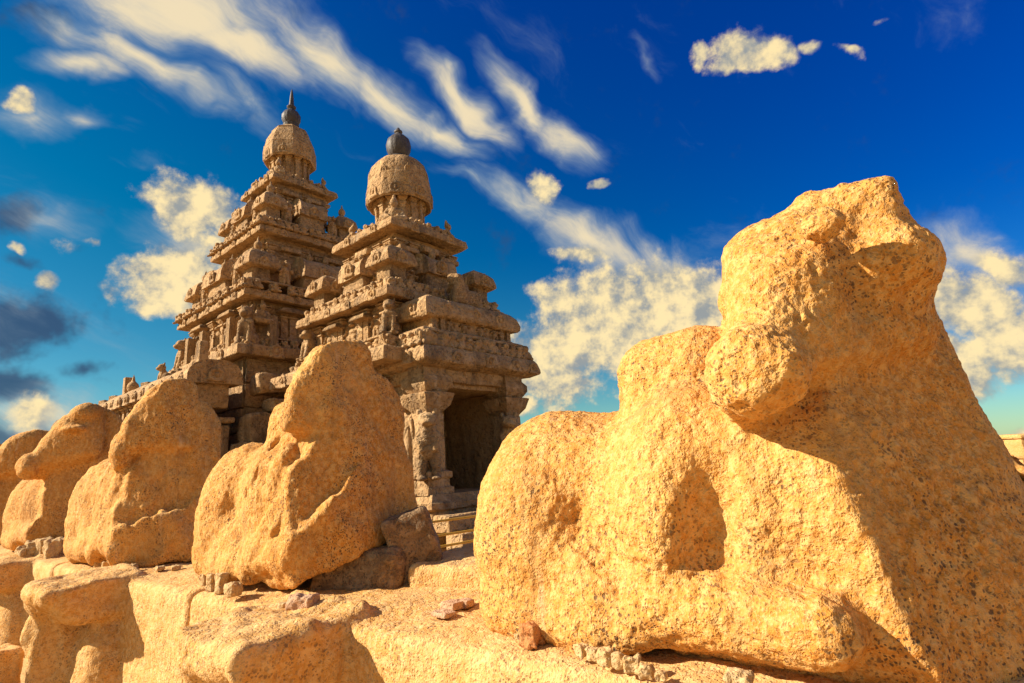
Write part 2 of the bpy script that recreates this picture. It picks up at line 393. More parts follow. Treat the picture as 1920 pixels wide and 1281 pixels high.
bm = bmesh.new(); bmesh.ops.create_grid(bm, x_segments=60, y_segments=60, size=1500)
for v in bm.verts:
    r = v.co.length; v.co.z = -.02
me = bpy.data.meshes.new('ground'); bm.to_mesh(me); me.materials.append(M_SAND); bm.free()
tag(link('ground', me), kind='structure')

def bull_sdf(o):
    """couchant bull, x forwards, -y the side the camera sees, head turned to -y"""
    g = lambda k, d=None: o.get(k, d)
    sd0 = g('seed', 0)
    def f(P):
        b = rbx(P, (-.26, .03, .46), (.88, .45, .52), .42)
        b = smin(b, ell(P, (-.70, -.06, .40), (.49, .50, .60)), .12)              # rump
        b = smin(b, ell(P, (.10, -.10, .52), (.34, .45, .56)), .14)               # ribs and shoulder
        b = smin(b, ell(P, (-.68, -.34, .40), (.30, .20, .36)), .10)              # haunch
        hp = rbx(P, (.02+g('hump_x', 0), .0, 1.04), (.30, .24, .25), .18)         # hump
        b = smin(b, hp, .05)
        b = smax(b, -ell(P, (-.36, -.64, .44), (.11, .25*g('hollow', 1.), .46), rotm(0, 12, 0)), .06)   # fold before the haunch
        nk = cap(P, (.56, .14, .60), (.68, .20, g('neck_z', 1.28)), .50, g('neck_r', .42))
        nk = smin(nk, rbx(P, (.62, .08, .44), (.66, .48, .54), .34), .12)
        nk = smax(nk, pln(P, (1.0, 0, 1.05), (.98, 0, .20)), .06)
        b = smin(b, nk, .10)
        if g('hollow2', 1.) > 0: b = smax(b, -ell(P, (.27, -.68, .40), (.15, .30*g('hollow2', g('hollow', 1.)), .64), rotm(0, 11, 0)), .06)      # hollow behind the shoulder
        # folded legs
        b = smin(b, cap(P, (.05, -.42, .22), (.60, -.46, .22), .13, .11), .07)
        b = smin(b, cap(P, (-.82, -.40, .14), (-.25, -.46, .12), .15, .12), .07)
        b = smin(b, cap(P, (-.45, -.40, .34), (-.10, -.47, .16), .13, .10), .09)
        for c, h_, rt, rd in g('blocks', []): b = smin(b, rbx(P, c, h_, rd, rotm(*rt)), .06)
        # chest face
        cx, cn = g('chest', ((.64, -.46, .55), (.86, -.47, .16)))
        ch = pln(P, cx, cn)
        if g('ledge'):
            lz = g('ledge')                                                           # the broken chest keeps a thick foot below a ledge
            ch = smin(ch, pln(P, *lz)+.05*vnoise(P*4.5, 21+sd0)+.03*vnoise(P*11, 22+sd0), .05)
        b = smax(b, ch, g('chest_k', .022))
        # head: a wedge that narrows to the muzzle
        hx, hy, hz = g('head', (0, -.07, 0)); Q = P-V(hx, hy, hz)
        hr = g('head_rot', 0)
        if hr: Q = (Q-V(.66, .0, 1.3))@rotm(0, 0, hr)+V(.66, .0, 1.3)
        hk = g('hk', 1.)
        h = pln(Q, (.62, -.50, 1.2), (.84, -.52, .06))
        h = smax(h, pln(Q, (.42+g('hl', 0.), -.45, 1.2), (-.965, -.24, .06)), .10*hk)
        h = smax(h, pln(Q, (.55, -.50, 1.15), (-.06, -.80, .58)), .13*hk)
        h = smax(h, pln(Q, (.70, 0, 1.68), (-.11, -.12, 1.)), .14*hk)
        h = smax(h, pln(Q, (.55, -.45, g('jaw', .93)), g('jaw_n', (.50, -.12, -.86))), .07)
        h = smax(h, Q[:, 1]-.32, .15)
        h = smax(h, pln(Q, (.98, .0, 1.4), (1, 0, .25)), .10*hk)
        if g('muzzle', True):
            h = smin(h, ell(Q, (.525, -.52, 1.00), (.165, .145, .15), rotm(-25, 0, 0)), .035)
            h = smax(h, -cap(Q, (.36, -.675, .945), (.70, -.655, .955), .016, .016), .03)       # mouth
        if g('horn', True):
            h = smin(h, rbx(Q, (.82, .04, 1.60), (.17, .15, .09), .06, rotm(0, 4, 0)), .08)
            h = smin(h, ell(Q, (.92, .05, 1.38), (.165, .22, .14)), .10)            # ear
            h = smin(h, ell(Q, (.32, .10, 1.36), (.06, .09, .11)), .03)
            h = smax(h, -ell(Q, (.93, -.24, 1.21), (.13, .10, .06)), .07)          # eye hollow
            h = smin(h, ell(Q, (.77, -.33, 1.46), (.07, .06, .05)), .04)
        if g('face_cut'): h = smax(h, pln(Q, *g('face_cut'))+.02*vnoise(P*7, 31), .05*hk)
        for c, n_ in g('hcuts', []): h = smax(h, pln(P, c, n_), .04)
        h = h+.012*vnoise(P*13, 33)*np.clip((1.25-Q[:, 2])*3, 0, 1)+.008*vnoise(P*9, 34)
        b = smin(b, h, .05)
        for a_, b_, r_ in g('limbs', []): b = smin(b, cap(P, a_, b_, r_, r_*.8), .04)
        for c, n_ in g('cuts', []): b = smax(b, pln(P, c, n_)+.02*vnoise(P*6, 41+sd0), .02)
        for c, r in g('dents', []): b = smax(b, -ell(P, c, r), .06)
        for c, r in g('lumps', []): b = smin(b, ell(P, c, r), .05)
        for a_, b_, r_ in g('folds', []): b = smax(b, -cap(P, a_, b_, r_), .035)
        b = b+.007*vnoise(P*5, 3+sd0)+g('rugged', 0.)*vnoise(P*8.5, 13+sd0)
        return smax(b, -(P[:, 2]+.02-.04*vnoise(P*V(2.5, 2.5, 0), 9+sd0)), .05)
    return f
def make_bull(opt, vs, label, s, n, z=WALL_Z, sc=1.0, turn=0.0, tilt=0.0, pit=.012):
    s, n = s, n
    vt, F = nets(bull_sdf(opt), (-1.4, -.85, -.12), (1.35, .75, 1.95), vs)
    sd_n = opt.get('seed', 0)
    vt = roughen(vt, F, (.009, .007, .0055), (2.6, 9., 34.), seed=sd_n, pit=pit, pit_sc=26.)
    me = mesh_np('bull_statue', vt, F, M_GOLD)
    o = link('bull_statue', me, None, on_wall(s, n, z), sc=sc, rot=(R_(tilt), 0, W_RZ+R_(turn)))
    return tag(o, label, 'statue', 'stone bulls lying along the boundary wall')
VS1 = .0085
make_bull(dict(seed=1, head=(.0, -.08, .0), head_rot=5, chest=((.70, -.46, .55), (.86, -.47, .20))), VS1, 'largest golden stone bull in the right foreground, head turned to face out', -1.03, 2.56, z=WALL_Z-.07, turn=-5, sc=(1, 1, 1.04))
make_bull(dict(seed=2, horn=False, muzzle=False, chest=((.60, -.46, .8), (.86, -.50, .12)), head=(-.13, -.05, -.02), hollow=.9, hollow2=0, hk=.45, neck_z=1.08, neck_r=.40, hl=.15, limbs=[((.02, -.46, .12), (.44, -.47, .46), .115), ((.30, -.38, .62), (.40, -.36, .85), .12)], jaw=1.02, jaw_n=(.32, -.25, -.90), rugged=.013,
     folds=[((.06, -.20, 1.14), (.02, -.56, .55), .022), ((.20, -.25, 1.08), (.12, -.58, .62), .018), ((-.10, -.30, 1.12), (-.16, -.50, .80), .02), ((.46, -.57, .46), (.18, -.60, .10), .035)],
     face_cut=((.50, -.42, 1.2), (.05, -1, .1)), ledge=((.66, -.40, .46), (-.02, -.50, .85)),
     blocks=[((.52, .02, .40), (.50, .50, .42), (0, -6, -10), .18)],
     cuts=[((.60, -.53, .35), (.10, -.98, .10)), ((.72, -.50, .40), (.76, -.60, -.20)), ((.55, -.46, .01), (.22, .20, -.95)), ((.96, .2, .5), (.95, -.1, .22))],
     hcuts=[((.44, -.2, 1.60), (-.50, -.30, .82)), ((.74, .0, 1.62), (.75, .05, .66))]),
     .0125, 'bull statue with broken off muzzle and chipped chest, before the temple porch', -4.20, 2.46, sc=(.90, .80, 1.04), pit=.009)
make_bull(dict(seed=3, horn=False, muzzle=False, chest=((.52, -.46, .8), (.87, -.46, .12)), head=(-.14, -.05, -.02), hollow=.8, hollow2=0, hk=.45, neck_z=1.10, neck_r=.40, hl=.15, limbs=[((.02, -.46, .11), (.42, -.47, .40), .11), ((.30, -.38, .55), (.38, -.36, .8), .12)], jaw=.98, jaw_n=(.36, -.2, -.90), rugged=.013,
     folds=[((.06, -.20, 1.14), (.02, -.56, .55), .022), ((.20, -.25, 1.08), (.12, -.58, .62), .018), ((.44, -.57, .40), (.18, -.60, .10), .032)],
     face_cut=((.50, -.46, 1.2), (.02, -1, .0)), ledge=((.60, -.30, .38), (-.10, -.20, .95)),
     blocks=[((.55, .02, .26), (.52, .50, .28), (0, -6, -22), .09)], dents=[((.60, -.28, 1.62), (.06, .18, .10))], lumps=[((.42, -.44, 1.0), (.12, .12, .16))],
     cuts=[((.60, -.53, .35), (.12, -.98, .10)), ((.66, -.50, .30), (.80, -.58, -.08)), ((.98, .2, .5), (.95, -.1, .22))]),
     .0155, 'bull statue with worn flat face, third from the right on the wall', -7.35, 2.40, sc=(1.05, .82, 1.12), pit=.008)
make_bull(dict(seed=4, horn=False, hollow=.6, head=(.0, -.10, .0), lumps=[((.86, -.18, 1.42), (.20, .16, .05)), ((.80, -.02, 1.62), (.2, .2, .12))], chest=((.60, -.46, .6), (.88, -.44, .12)),
     blocks=[((.66, .02, .20), (.50, .50, .22), (0, 4, -20), .08)]),
     .018, 'bull statue with long muzzle pointing left and a carved brow band', -10.5, 2.40, sc=(1.05, .85, 1.13), pit=.008)
make_bull(dict(seed=5, horn=False, hollow=.6, head=(.0, -.10, -.02)), .022, 'bull statue cut off by the left edge of the picture', -13.9, 2.42, sc=(1.05, .85, 1.13), pit=.006)
make_bull(dict(seed=6, horn=False), .026, 'farthest bull statue, a pale head tip at the left edge', -17.4, 2.42, sc=(1.05, .85, 1.13), pit=.006)

# the wall under them: big worn blocks, each with a projecting carved front
def wall_block(s0, s1, lumps, seed, vs, n0=1.90, n1=3.75, z0=-.45, top=WALL_Z):
    sc_, L = (s0+s1)/2, (s1-s0)/2
    def f(P):
        b = rbx(P, (0, (n0+n1)/2, (z0+top)/2), (L-.016, (n1-n0)/2, (top-z0)/2), .05)
        b = smax(b, pln(P, (0, n0+.40, top), (0, -.13, 1)), .06)
        for l in lumps: b = l(P, b)
        return b+.007*vnoise(P*2.3, seed+8)+.007*vnoise(P*4.1, seed)+.005*vnoise(P*9, seed+4)
    vt, F = nets(f, (-L-.06, n0-.85, z0-.1), (L+.06, n1+.1, top+.16), vs)
    vt = roughen(vt, F, (.010, .006, .004), (3., 11., 42.), seed=seed, pit=.006, pit_sc=24.)
    return mesh_np('stone_block', vt, F, M_WALL), sc_
def protome(xc, wd, n0=1.90, pr=.60):
    """worn animal front that juts from the wall: heavy flat-topped head, narrow forelegs below"""
    def g(P, b):
        h = rbx(P, (xc, n0-pr*.34, .925), (wd, pr*.64, .165), .05, rotm(4, 2, 0))
        h = smax(h, pln(P, (xc-wd*.55, n0-pr*.95, .9), (-.62, -.76, -.20)), .05)
        h = smax(h, pln(P, (xc, n0-pr*.70, .78), (.10, -.62, -.78)), .05)
        h = h+.03*vnoise(P*4.3, 51)+.015*vnoise(P*10, 52)
        l = ell(P, (xc-wd*.42, n0-pr*.50, .40), (wd*.40, pr*.34, .58))
        l = smin(l, ell(P, (xc-wd*.70, n0-pr*.62, .66), (wd*.30, pr*.30, .24)), .06)
        h = smin(h, l, .05)
        h = smin(h, ell(P, (xc+wd*.25, n0-.02, .18), (wd*1.0, pr*.42, .66)), .08)
        h = smax(h, -ell(P, (xc-wd*.10, n0-pr*.80, .45), (.07, .16, .40)), .05)
        return smin(b, h, .05)
    return g
wall = empty('boundary_wall', on_wall(0, 0, 0), W_RZ)
tag(wall, 'low boundary wall of big worn granite blocks under the bulls', 'wall')
for s0, s1, lm, seed, vs in [(-4.70, 1.6, [(-3.13, .38)], 11, .017), (-8.35, -4.70, [(-6.40, .36)], 12, .02), (-20., -8.35, [(-9.75, .42)], 14, .055)]:
    me, sc_ = wall_block(s0, s1, [protome(x-(s0+s1)/2, a) for x, a in lm], seed, vs)
    link('stone_block', me, wall, (sc_, 0, 0))
def rock(name, h, rad, seed, mat, vs=.02, amp=.03, cuts=()):
    h = np.array(h)
    def f(P):
        b = rbx(P, (0, 0, 0), h, rad)
        for c, n_ in cuts: b = smax(b, pln(P, c, n_), .02)
        return b+amp*vnoise(P*(1.1/h.mean()), seed)+amp*.5*vnoise(P*(2.6/h.mean()), seed+3)
    vt, F = nets(f, -h-.08, h+.08, vs); vt = roughen(vt, F, (vs*.25, vs*.15), (14., 50.), seed)
    return mesh_np(name, vt, F, mat)
link('stone_block', rock('stone_block', (.20, .18, .30), .05, 5, M_WALL, .02, .02), wall, (-6.95, 1.22, .24), .1)
link('stone_block', rock('stone_block', (.75, .30, .22), .16, 6, M_WALL, .025, .02), wall, (-7.35, .92, -.05), .0)
# ------------------------------------------------------------------ temple kit
def finish(name, vt, F, mat=None, ang=38):
    me = mesh_np(name, vt, F, mat or M_TEMPLE, True)
    me.set_sharp_from_angle(angle=R_(ang)); return me
def grid_box(h, rad=.03, step=.12, amp=.012, seed=0, name='block', mat=None, top=None, c=(0, 0, 0)):
    """weathered rounded block; top = (kx, ky) scales the upper end"""
    h = np.array(h, float); n = np.clip(np.ceil(2*h/step).astype(int)+2, 3, 60)
    def ax(k):
        e = min(rad, h[k]*.45); m = np.linspace(-(h[k]-e), h[k]-e, max(2, n[k]-1))
        return np.concatenate([[-h[k]], m, [h[k]]])
    A = [ax(0), ax(1), ax(2)]
    vt, F, off = [], [], 0
    for k in range(3):
        u, v = (k+1) % 3, (k+2) % 3
        for sg in (-1, 1):
            U, W = np.meshgrid(A[u], A[v], indexing='ij'); p = np.zeros(U.shape+(3,)); p[..., u] = U; p[..., v] = W; p[..., k] = sg*h[k]
            a, b = U.shape; I = np.arange(a*b).reshape(a, b)+off
            q = np.stack([I[:-1, :-1], I[1:, :-1], I[1:, 1:], I[:-1, 1:]], -1).reshape(-1, 4)
            vt.append(p.reshape(-1, 3)); F.append(q if sg > 0 else q[:, ::-1]); off += a*b
    vt = np.concatenate(vt); F = np.concatenate(F)
    key = np.round(vt*1e5).astype(np.int64); _, ui, inv = np.unique(key, axis=0, return_index=True, return_inverse=True)
    inv = inv.ravel(); vt = vt[ui]; F = inv[F]
    r = min(rad, h.min()*.9); inner = np.clip(vt, -(h-r), h-r); d = vt-inner; L = np.linalg.norm(d, axis=1)[:, None]+1e-9
    vt = np.where(L > 1e-6, inner+d/L*np.minimum(r, L), vt)
    if top is not None:
        t = (vt[:, 2:]+h[2])/(2*h[2]); vt[:, :2] *= 1+(np.array(top)-1)*t
    if amp:
        q = vt.astype(np.float32)+seed*7.31
        vt = vt+np.stack([amp*(fbm(q, 2.6, 2, seed+k)*.8+.45*vnoise(q*11, seed+k+5)) for k in range(3)], 1)
    return finish(name, (vt+np.array(c)).astype(np.float32), F, mat)
def rect_lathe(prof, hx, hy, step=.16, amp=.012, seed=0, name='moulding', mat=None, ang=38, cap=True, chips=0.):
    """sweep (outset, z) points round a rectangle"""
    nx, ny = max(2, int(2*hx/step)+2), max(2, int(2*hy/step)+2)
    base = []
    for k in range(nx): base.append((-1+2*k/nx, -1, 0))
    for k in range(ny): base.append((1, -1+2*k/ny, 1))
    for k in range(nx): base.append((1-2*k/nx, 1, 2))
    for k in range(ny): base.append((-1, 1-2*k/ny, 3))
    base = np.array(base)[:, :2]; N = len(base)
    vt = []
    for r, z in prof: vt.append(np.stack([base[:, 0]*(hx+r), base[:, 1]*(hy+r), np.full(N, z)], 1))
    vt = np.concatenate(vt); K = len(prof)
    i = np.arange(N); F = []
    for k in range(K-1): F.append(np.stack([k*N+i, k*N+(i+1) % N, (k+1)*N+(i+1) % N, (k+1)*N+i], 1))
    F = np.concatenate(F)
    if cap:
        ends = []
        for k, fl in ((0, True), (K-1, False)):
            c = vt[k*N:(k+1)*N].mean(0); vt = np.vstack([vt, c]); ci = len(vt)-1
            a, b = k*N+i, k*N+(i+1) % N
            tri = np.stack([a, b, np.full(N, ci), np.full(N, ci)], 1)
            ends.append(tri)
        tris = np.concatenate([ends[0][:, [1, 0, 2]], ends[1][:, :3]])
    if amp:
        q = vt.astype(np.float32)+seed*5.17
        d = np.stack([amp*(fbm(q, 2.2, 2, seed+k)+.4*vnoise(q*12, seed+k+9)) for k in range(3)], 1)
        if chips:
            ch = np.clip(fbm(q, 3.1, 2, seed+40)-.45, 0, 1)*chips; d[:, :2] -= np.sign(vt[:, :2])*ch[:, None]*(np.abs(vt[:, :2]) > np.array([hx, hy])*.9)
        vt = vt+d
    me = bpy.data.meshes.new(name)
    me.from_pydata(vt.tolist(), [], F.tolist()+(tris.tolist() if cap else []))
    me.polygons.foreach_set('use_smooth', np.full(len(me.polygons), True)); me.set_sharp_from_angle(angle=R_(ang)); me.update()
    me.materials.append(mat or M_TEMPLE); return me
def lathe(prof, N=24, amp=.0, seed=0, name='turned', mat=None, ang=38, ribs=0, rib_amp=0., phase=0.):
    th = np.arange(N)/N*2*math.pi+phase; vt = []
    for r, z in prof:
        rr = r*(1+rib_amp*np.abs(np.sin(th*ribs/2))) if ribs and r > .06 else r
        vt.append(np.stack([np.cos(th)*rr, np.sin(th)*rr, np.full(N, z)], 1))
    vt = np.concatenate(vt); i = np.arange(N); F = []
    for k in range(len(prof)-1): F.append(np.stack([k*N+i, k*N+(i+1) % N, (k+1)*N+(i+1) % N, (k+1)*N+i], 1))
    F = np.concatenate(F)
    if amp:
        q = vt.astype(np.float32)+seed*3.3; vt = vt+np.stack([amp*fbm(q, 3., 3, seed+k) for k in range(3)], 1)
    return finish(name, vt.astype(np.float32), F, mat, ang)
def blobmesh(fun, lo, hi, vs, name, mat=None, amp=.006, seed=0):
    vt, F = nets(fun, lo, hi, vs, 2.4)
    if amp: vt = roughen(vt, F, (amp, amp*.5), (9., 30.), seed)
    return mesh_np(name, vt, F, mat or M_TEMPLE)

# figures and ornaments, carved once and repeated
def f_dwarf(v):
    def f(P):
        b = ell(P, (0, -.02, .09), (.085, .07, .085)); b = smin(b, ell(P, (.01*v, -.05, .19), (.055, .055, .055)), .02)
        b = smin(b, cap(P, (-.07, -.05, .13), (-.10+.02*v, -.06, .21-.06*v), .026), .02); b = smin(b, cap(P, (.07, -.05, .13), (.10, -.07, .08+.05*v), .026), .02)
        b = smin(b, cap(P, (-.05, -.05, .05), (-.09, -.10, .03), .034), .02); b = smin(b, cap(P, (.05, -.05, .05), (.09, -.10, .03), .034), .02)
        return smin(b, rbx(P, (0, .04, .12), (.10, .05, .115), .02), .02)
    return f
ME_DWARF = [blobmesh(f_dwarf(v), (-.16, -.16, -.02), (.16, .12, .27), .018, 'frieze_figure', amp=.007, seed=v) for v in (0, 1, 2)]
def f_kudu(P):
    q = P-V(0, 0, .13); r = np.sqrt(q[:, 0]**2+(q[:, 2]*1.0)**2)
    ring = np.sqrt((r-.12)**2+(q[:, 1]/1.1)**2)-.035
    d = np.maximum(r-.12, np.abs(q[:, 1]-.02)-.03)
    d = smin(d, ring, .015); d = smin(d, cap(P, (0, 0, .25), (0, .0, .33), .04, .012), .03)
    d = smin(d, rbx(P, (0, .0, .02), (.17, .035, .035), .02), .02)
    d = smin(d, ell(P, (0, -.02, .14), (.045, .035, .06)), .01)
    return d
ME_KUDU = blobmesh(f_kudu, (-.22, -.08, -.04), (.22, .09, .37), .016, 'arch_ornament', amp=.005)
def f_seated(P):
    b = ell(P, (0, 0, .20), (.15, .12, .19)); b = smin(b, ell(P, (0, -.04, .47), (.085, .09, .10)), .03)
    b = smin(b, cap(P, (0, 0, .52), (0, .02, .68), .075, .035), .04)
    for s in (-1, 1):
        b = smin(b, cap(P, (s*.13, 0, .34), (s*.20, -.06, .18), .05, .045), .03)
        b = smin(b, cap(P, (s*.20, -.06, .18), (s*.10, -.16, .13), .042, .04), .02)
        b = smin(b, cap(P, (s*.08, -.02, .08), (s*.24, -.14, .07), .075, .06), .03)
        b = smin(b, cap(P, (s*.24, -.14, .07), (s*.03, -.22, .05), .055, .045), .02)
    return smin(b, rbx(P, (0, -.03, .01), (.24, .2, .05), .03), .02)
ME_SEATED = blobmesh(f_seated, (-.36, -.34, -.08), (.36, .22, .76), .024, 'seated_figure', amp=.008)
def f_lion(P):
    b = cap(P, (0, .08, .22), (0, -.02, .62), .20, .16); b = smin(b, ell(P, (0, -.10, .86), (.155, .16, .16)), .05)
    b = smin(b, ell(P, (0, -.22, .80), (.10, .10, .08)), .03)
    b = smax(b, -ell(P, (0, -.33, .765), (.07, .08, .025)), .02)
    for s in (-1, 1):
        b = smin(b, cap(P, (s*.11, -.10, .60), (s*.12, -.20, .05), .075, .06), .03)
        b = smin(b, ell(P, (s*.12, -.25, .04), (.075, .11, .05)), .02)
        b = smin(b, ell(P, (s*.18, .06, .16), (.10, .20, .18)), .04)
        b = smin(b, ell(P, (s*.12, -.04, 1.01), (.045, .04, .07)), .02)
        b = smax(b, -ell(P, (s*.065, -.26, .895), (.032, .03, .022)), .015)
    return smin(b, rbx(P, (0, 0, .0), (.26, .30, .05), .03), .02)
ME_LION = blobmesh(f_lion, (-.36, -.44, -.08), (.36, .36, 1.14), .028, 'lion_figure', amp=.010)
_bs = bull_sdf(dict(seed=9, muzzle=True))
ME_BULL = blobmesh(lambda P: _bs(P), (-1.4, -.85, -.12), (1.35, .75, 1.95), .06, 'bull_figure', amp=.02)
def f_relief(P):
    b = ell(P, (0, 0, .55), (.10, .06, .17)); b = smin(b, ell(P, (0, -.03, .82), (.065, .06, .075)), .02); b = smin(b, cap(P, (0, 0, .87), (0, 0, .97), .055, .03), .02)
    for s in (-1, 1):
        b = smin(b, cap(P, (s*.05, 0, .42), (s*.07, -.01, .04), .058, .045), .02)
        b = smin(b, cap(P, (s*.11, 0, .68), (s*.19, -.02, .50), .036, .03), .02); b = smin(b, cap(P, (s*.19, -.02, .50), (s*.14+.04, -.05, .66), .03, .026), .02)
    return smin(b, rbx(P, (0, .05, .48), (.18, .03, .48), .02), .03)
ME_RELIEF = blobmesh(f_relief, (-.3, -.14, -.04), (.3, .12, 1.04), .024, 'carved_figure', amp=.008)
def f_stub(P):
    b = ell(P, (0, 0, .16), (.11, .11, .13)); b = smin(b, cap(P, (0, 0, .25), (0, 0, .44), .045, .012), .03)
    return smin(b, cap(P, (0, 0, -.02), (0, 0, .04), .07), .02)
ME_STUPI = blobmesh(f_stub, (-.16, -.16, -.08), (.16, .16, .48), .02, 'finial', amp=.004)
ME_BODY = [grid_box((.5, .5, .5), .04, .2, .03, s, 'shrine_body') for s in (1, 2, 3)]
_kr = [(.02, 0), (.06, .04), (.05, .14), (.0, .32), (-.10, .46), (-.24, .56), (-.38, .60)]
ME_KROOF = [rect_lathe([(a, b) for a, b in _kr], .42, .42, .14, .022, s, 'shrine_roof', ang=50) for s in (1, 2)]
def barrel(L, s, wd=.42, ht=.60):
    """barrel-vaulted roof, long axis x, gables raised at the ends"""
    th = np.linspace(0, math.pi, 13); ys = np.cos(th)*wd*(1.05-.05*np.cos(2*th)); zs = np.sin(th)**.8*ht
    n = max(4, int(2*L/.16)); xs = np.linspace(-L, L, n); vt = []
    for x in xs:
        k = 1.08 if abs(abs(x)-L) < 1e-6 else 1.0
        vt.append(np.stack([np.full(13, x), ys*k, zs*k], 1))
    vt = np.concatenate(vt); F = []
    for i in range(n-1):
        for j in range(12): F.append((i*13+j, (i+1)*13+j, (i+1)*13+j+1, i*13+j+1))
    q = vt.astype(np.float32)+s*4.4; vt = vt+np.stack([.022*(fbm(q, 2.4, 2, s+k)+.4*vnoise(q*10, s+k+3)) for k in range(3)], 1)
    me = bpy.data.meshes.new('shrine_roof'); me.from_pydata(vt.tolist(), [], [tuple(reversed(f)) for f in F]+[tuple(range(12, -1, -1)), tuple((n-1)*13+j for j in range(13))]+[tuple([i*13 for i in range(n)]+[i*13+12 for i in range(n-1, -1, -1)])])
    me.polygons.foreach_set('use_smooth', np.full(len(me.polygons), True)); me.update()
    bm = bmesh.new(); bm.from_mesh(me); bmesh.ops.recalc_face_normals(bm, faces=bm.faces); bm.to_mesh(me); bm.free()
    me.set_sharp_from_angle(angle=R_(45)); me.materials.append(M_TEMPLE); return me
_pp = [(.03, 0), (.03, .08), (0, .10), (0, .70), (.025, .73), (.025, .78), (-.01, .80), (.05, .88), (.06, .93), (.02, .95), (.07, .97), (.07, 1.0)]
ME_PILASTER = rect_lathe(_pp, .07, .05, .1, .006, 3, 'pilaster')
ME_PLANK = [grid_box((.5, .06, .045), .02, .15, .012, s, 'ledge_stone') for s in (1, 2, 3)]
RND = random.Random(4)

def put(root, name, me, face, u, off, z, sc=1.0, extra=0.0):
    """face 'R' looks to -y, face 'L' to -x; u along the face, negative towards the near corner"""
    if face == 'R': loc, rz = (u, -off, z), 0.0
    else: loc, rz = (-off, u, z), -math.pi/2
    return link(name, me, root, loc, rz+extra, sc)
def frieze(root, half, z, pitch=.23, sc=1.0, skip=.08):
    for fc in 'LR':
        n = int(2*half/pitch)
        for k in range(n+1):
            if RND.random() < skip: continue
            u = -half+k*2*half/n
            put(root, 'frieze_figure', RND.choice(ME_DWARF), fc, u+RND.uniform(-.02, .02), half+RND.uniform(-.015, .015), z-.01, (sc*RND.uniform(.85, 1.15), sc*RND.uniform(.9, 1.2), sc*RND.uniform(.85, 1.1)))
def ledge(root, half, z, seed, ht=.05, dp=.07):
    link('ledge', rect_lathe([(-.3, z-.02), (0, z-.02), (dp*.4, z), (dp*.4, z+ht*.6), (0, z+ht), (-.3, z+ht)], half, half, .16, .012, seed, 'ledge', chips=.06), root)
def cornice(root, half, ztop, seed, th=.25, inset=.42, kudus=3, ksc=.95):
    p = [(-inset-.1, ztop-th+.03), (-.07, ztop-th-.01), (-.015, ztop-th), (.0, ztop-th+.025), (-.012, ztop-.07), (-.03, ztop-.015), (-.06, ztop+.0), (-half*.7, ztop+.012)]
    c = link('cornice', rect_lathe(p, half, half, .13, .016, seed, 'cornice', chips=.10), root)
    for fc in 'LR':
        for k in range(kudus):
            u = (-1+2*(k+.5)/kudus)*half*.92 if kudus > 1 else 0
            put(c, 'arch_ornament', ME_KUDU, fc, u+RND.uniform(-.04, .04), half-.005, ztop-th-.02, ksc*RND.uniform(.85, 1.05))
    return c
def kuta(root, x, y, z, w, bh, rh, fin=True, face='R', seed=0):
    b = link('miniature_shrine', ME_BODY[seed % 3], root, (x, y, z+bh/2), sc=(w*.66, w*.66, bh+.06))
    M = lambda name, me, loc, sc, rz=0: _world_child(name, me, b, (x, y, z+bh/2), (w*.66, w*.66, bh+.06), loc, sc, rz)
    M('shrine_roof', ME_KROOF[seed % 2], (x, y, z+bh), (w/.84, w/.84, rh/.60))
    if fin: M('finial', ME_STUPI, (x, y, z+bh+rh-.03), (.95,)*3)
    for dx, dy, rz in ((0, -1, 0), (-1, 0, -math.pi/2)):
        M('arch_ornament', ME_KUDU, (x+dx*w*.56, y+dy*w*.56, z+bh+.02), (.9, .9, .95), rz)
    return b
def _world_child(name, me, parent, ploc, psc, loc, sc, rz=0.):
    """child placed in its grandparent's frame although its parent is scaled"""
    o = link(name, me, parent)
    pm = Matrix.LocRotScale(Vector(ploc), Euler((0, 0, 0)), Vector(psc))
    o.matrix_parent_inverse = pm.inverted()
    o.location = loc; o.scale = sc; o.rotation_euler = (0, 0, rz); return o
def sala(root, fc, u, off, z, L, bh, rh, wd=.42, fin=2, seed=0):
    b = put(root, 'miniature_shrine', ME_BODY[seed % 3], fc, u, off, z+bh/2, (L*2*.9, wd*1.5, bh+.06))
    pl = tuple(b.location); pe = tuple(b.rotation_euler)
    pm = Matrix.LocRotScale(Vector(pl), Euler(pe), Vector(b.scale)).inverted()
    def ch(name, me, du, dof, zz, sc, ex=0.):
        o = put(b, name, me, fc, u+du, off+dof, zz, sc, ex); o.matrix_parent_inverse = pm; return o
    ch('shrine_roof', barrel(L, seed, wd, rh), 0, 0, z+bh, 1.0)
    for k in range(fin):
        ch('finial', ME_STUPI, (-1+2*(k+.5)/fin)*L*.8, 0, z+bh+rh-.03, .8)
    ch('arch_ornament', ME_KUDU, 0, wd*1.0, z+bh+.04, (1.05, 1.2, 1.05))
    ch('arch_ornament', ME_KUDU, -L-.01, 0, z+bh+.02, (1.15, 1.0, 1.3), -math.pi/2 if fc == 'R' else math.pi/2)
    return b
def wallbox(root, half, z0, z1, seed, name='wall'):
    return link(name, rect_lathe([(0, z0), (0, (z0*2+z1)/3), (0, (z0+2*z1)/3), (0, z1)], half, half, .2, .022, seed, name), root)
def pilasters(root, half, z, h, us, ws=1.0):
    for fc in 'LR':
        for u in us: put(root, 'pilaster', ME_PILASTER, fc, u*half, half+.015, z, (ws, ws, h))
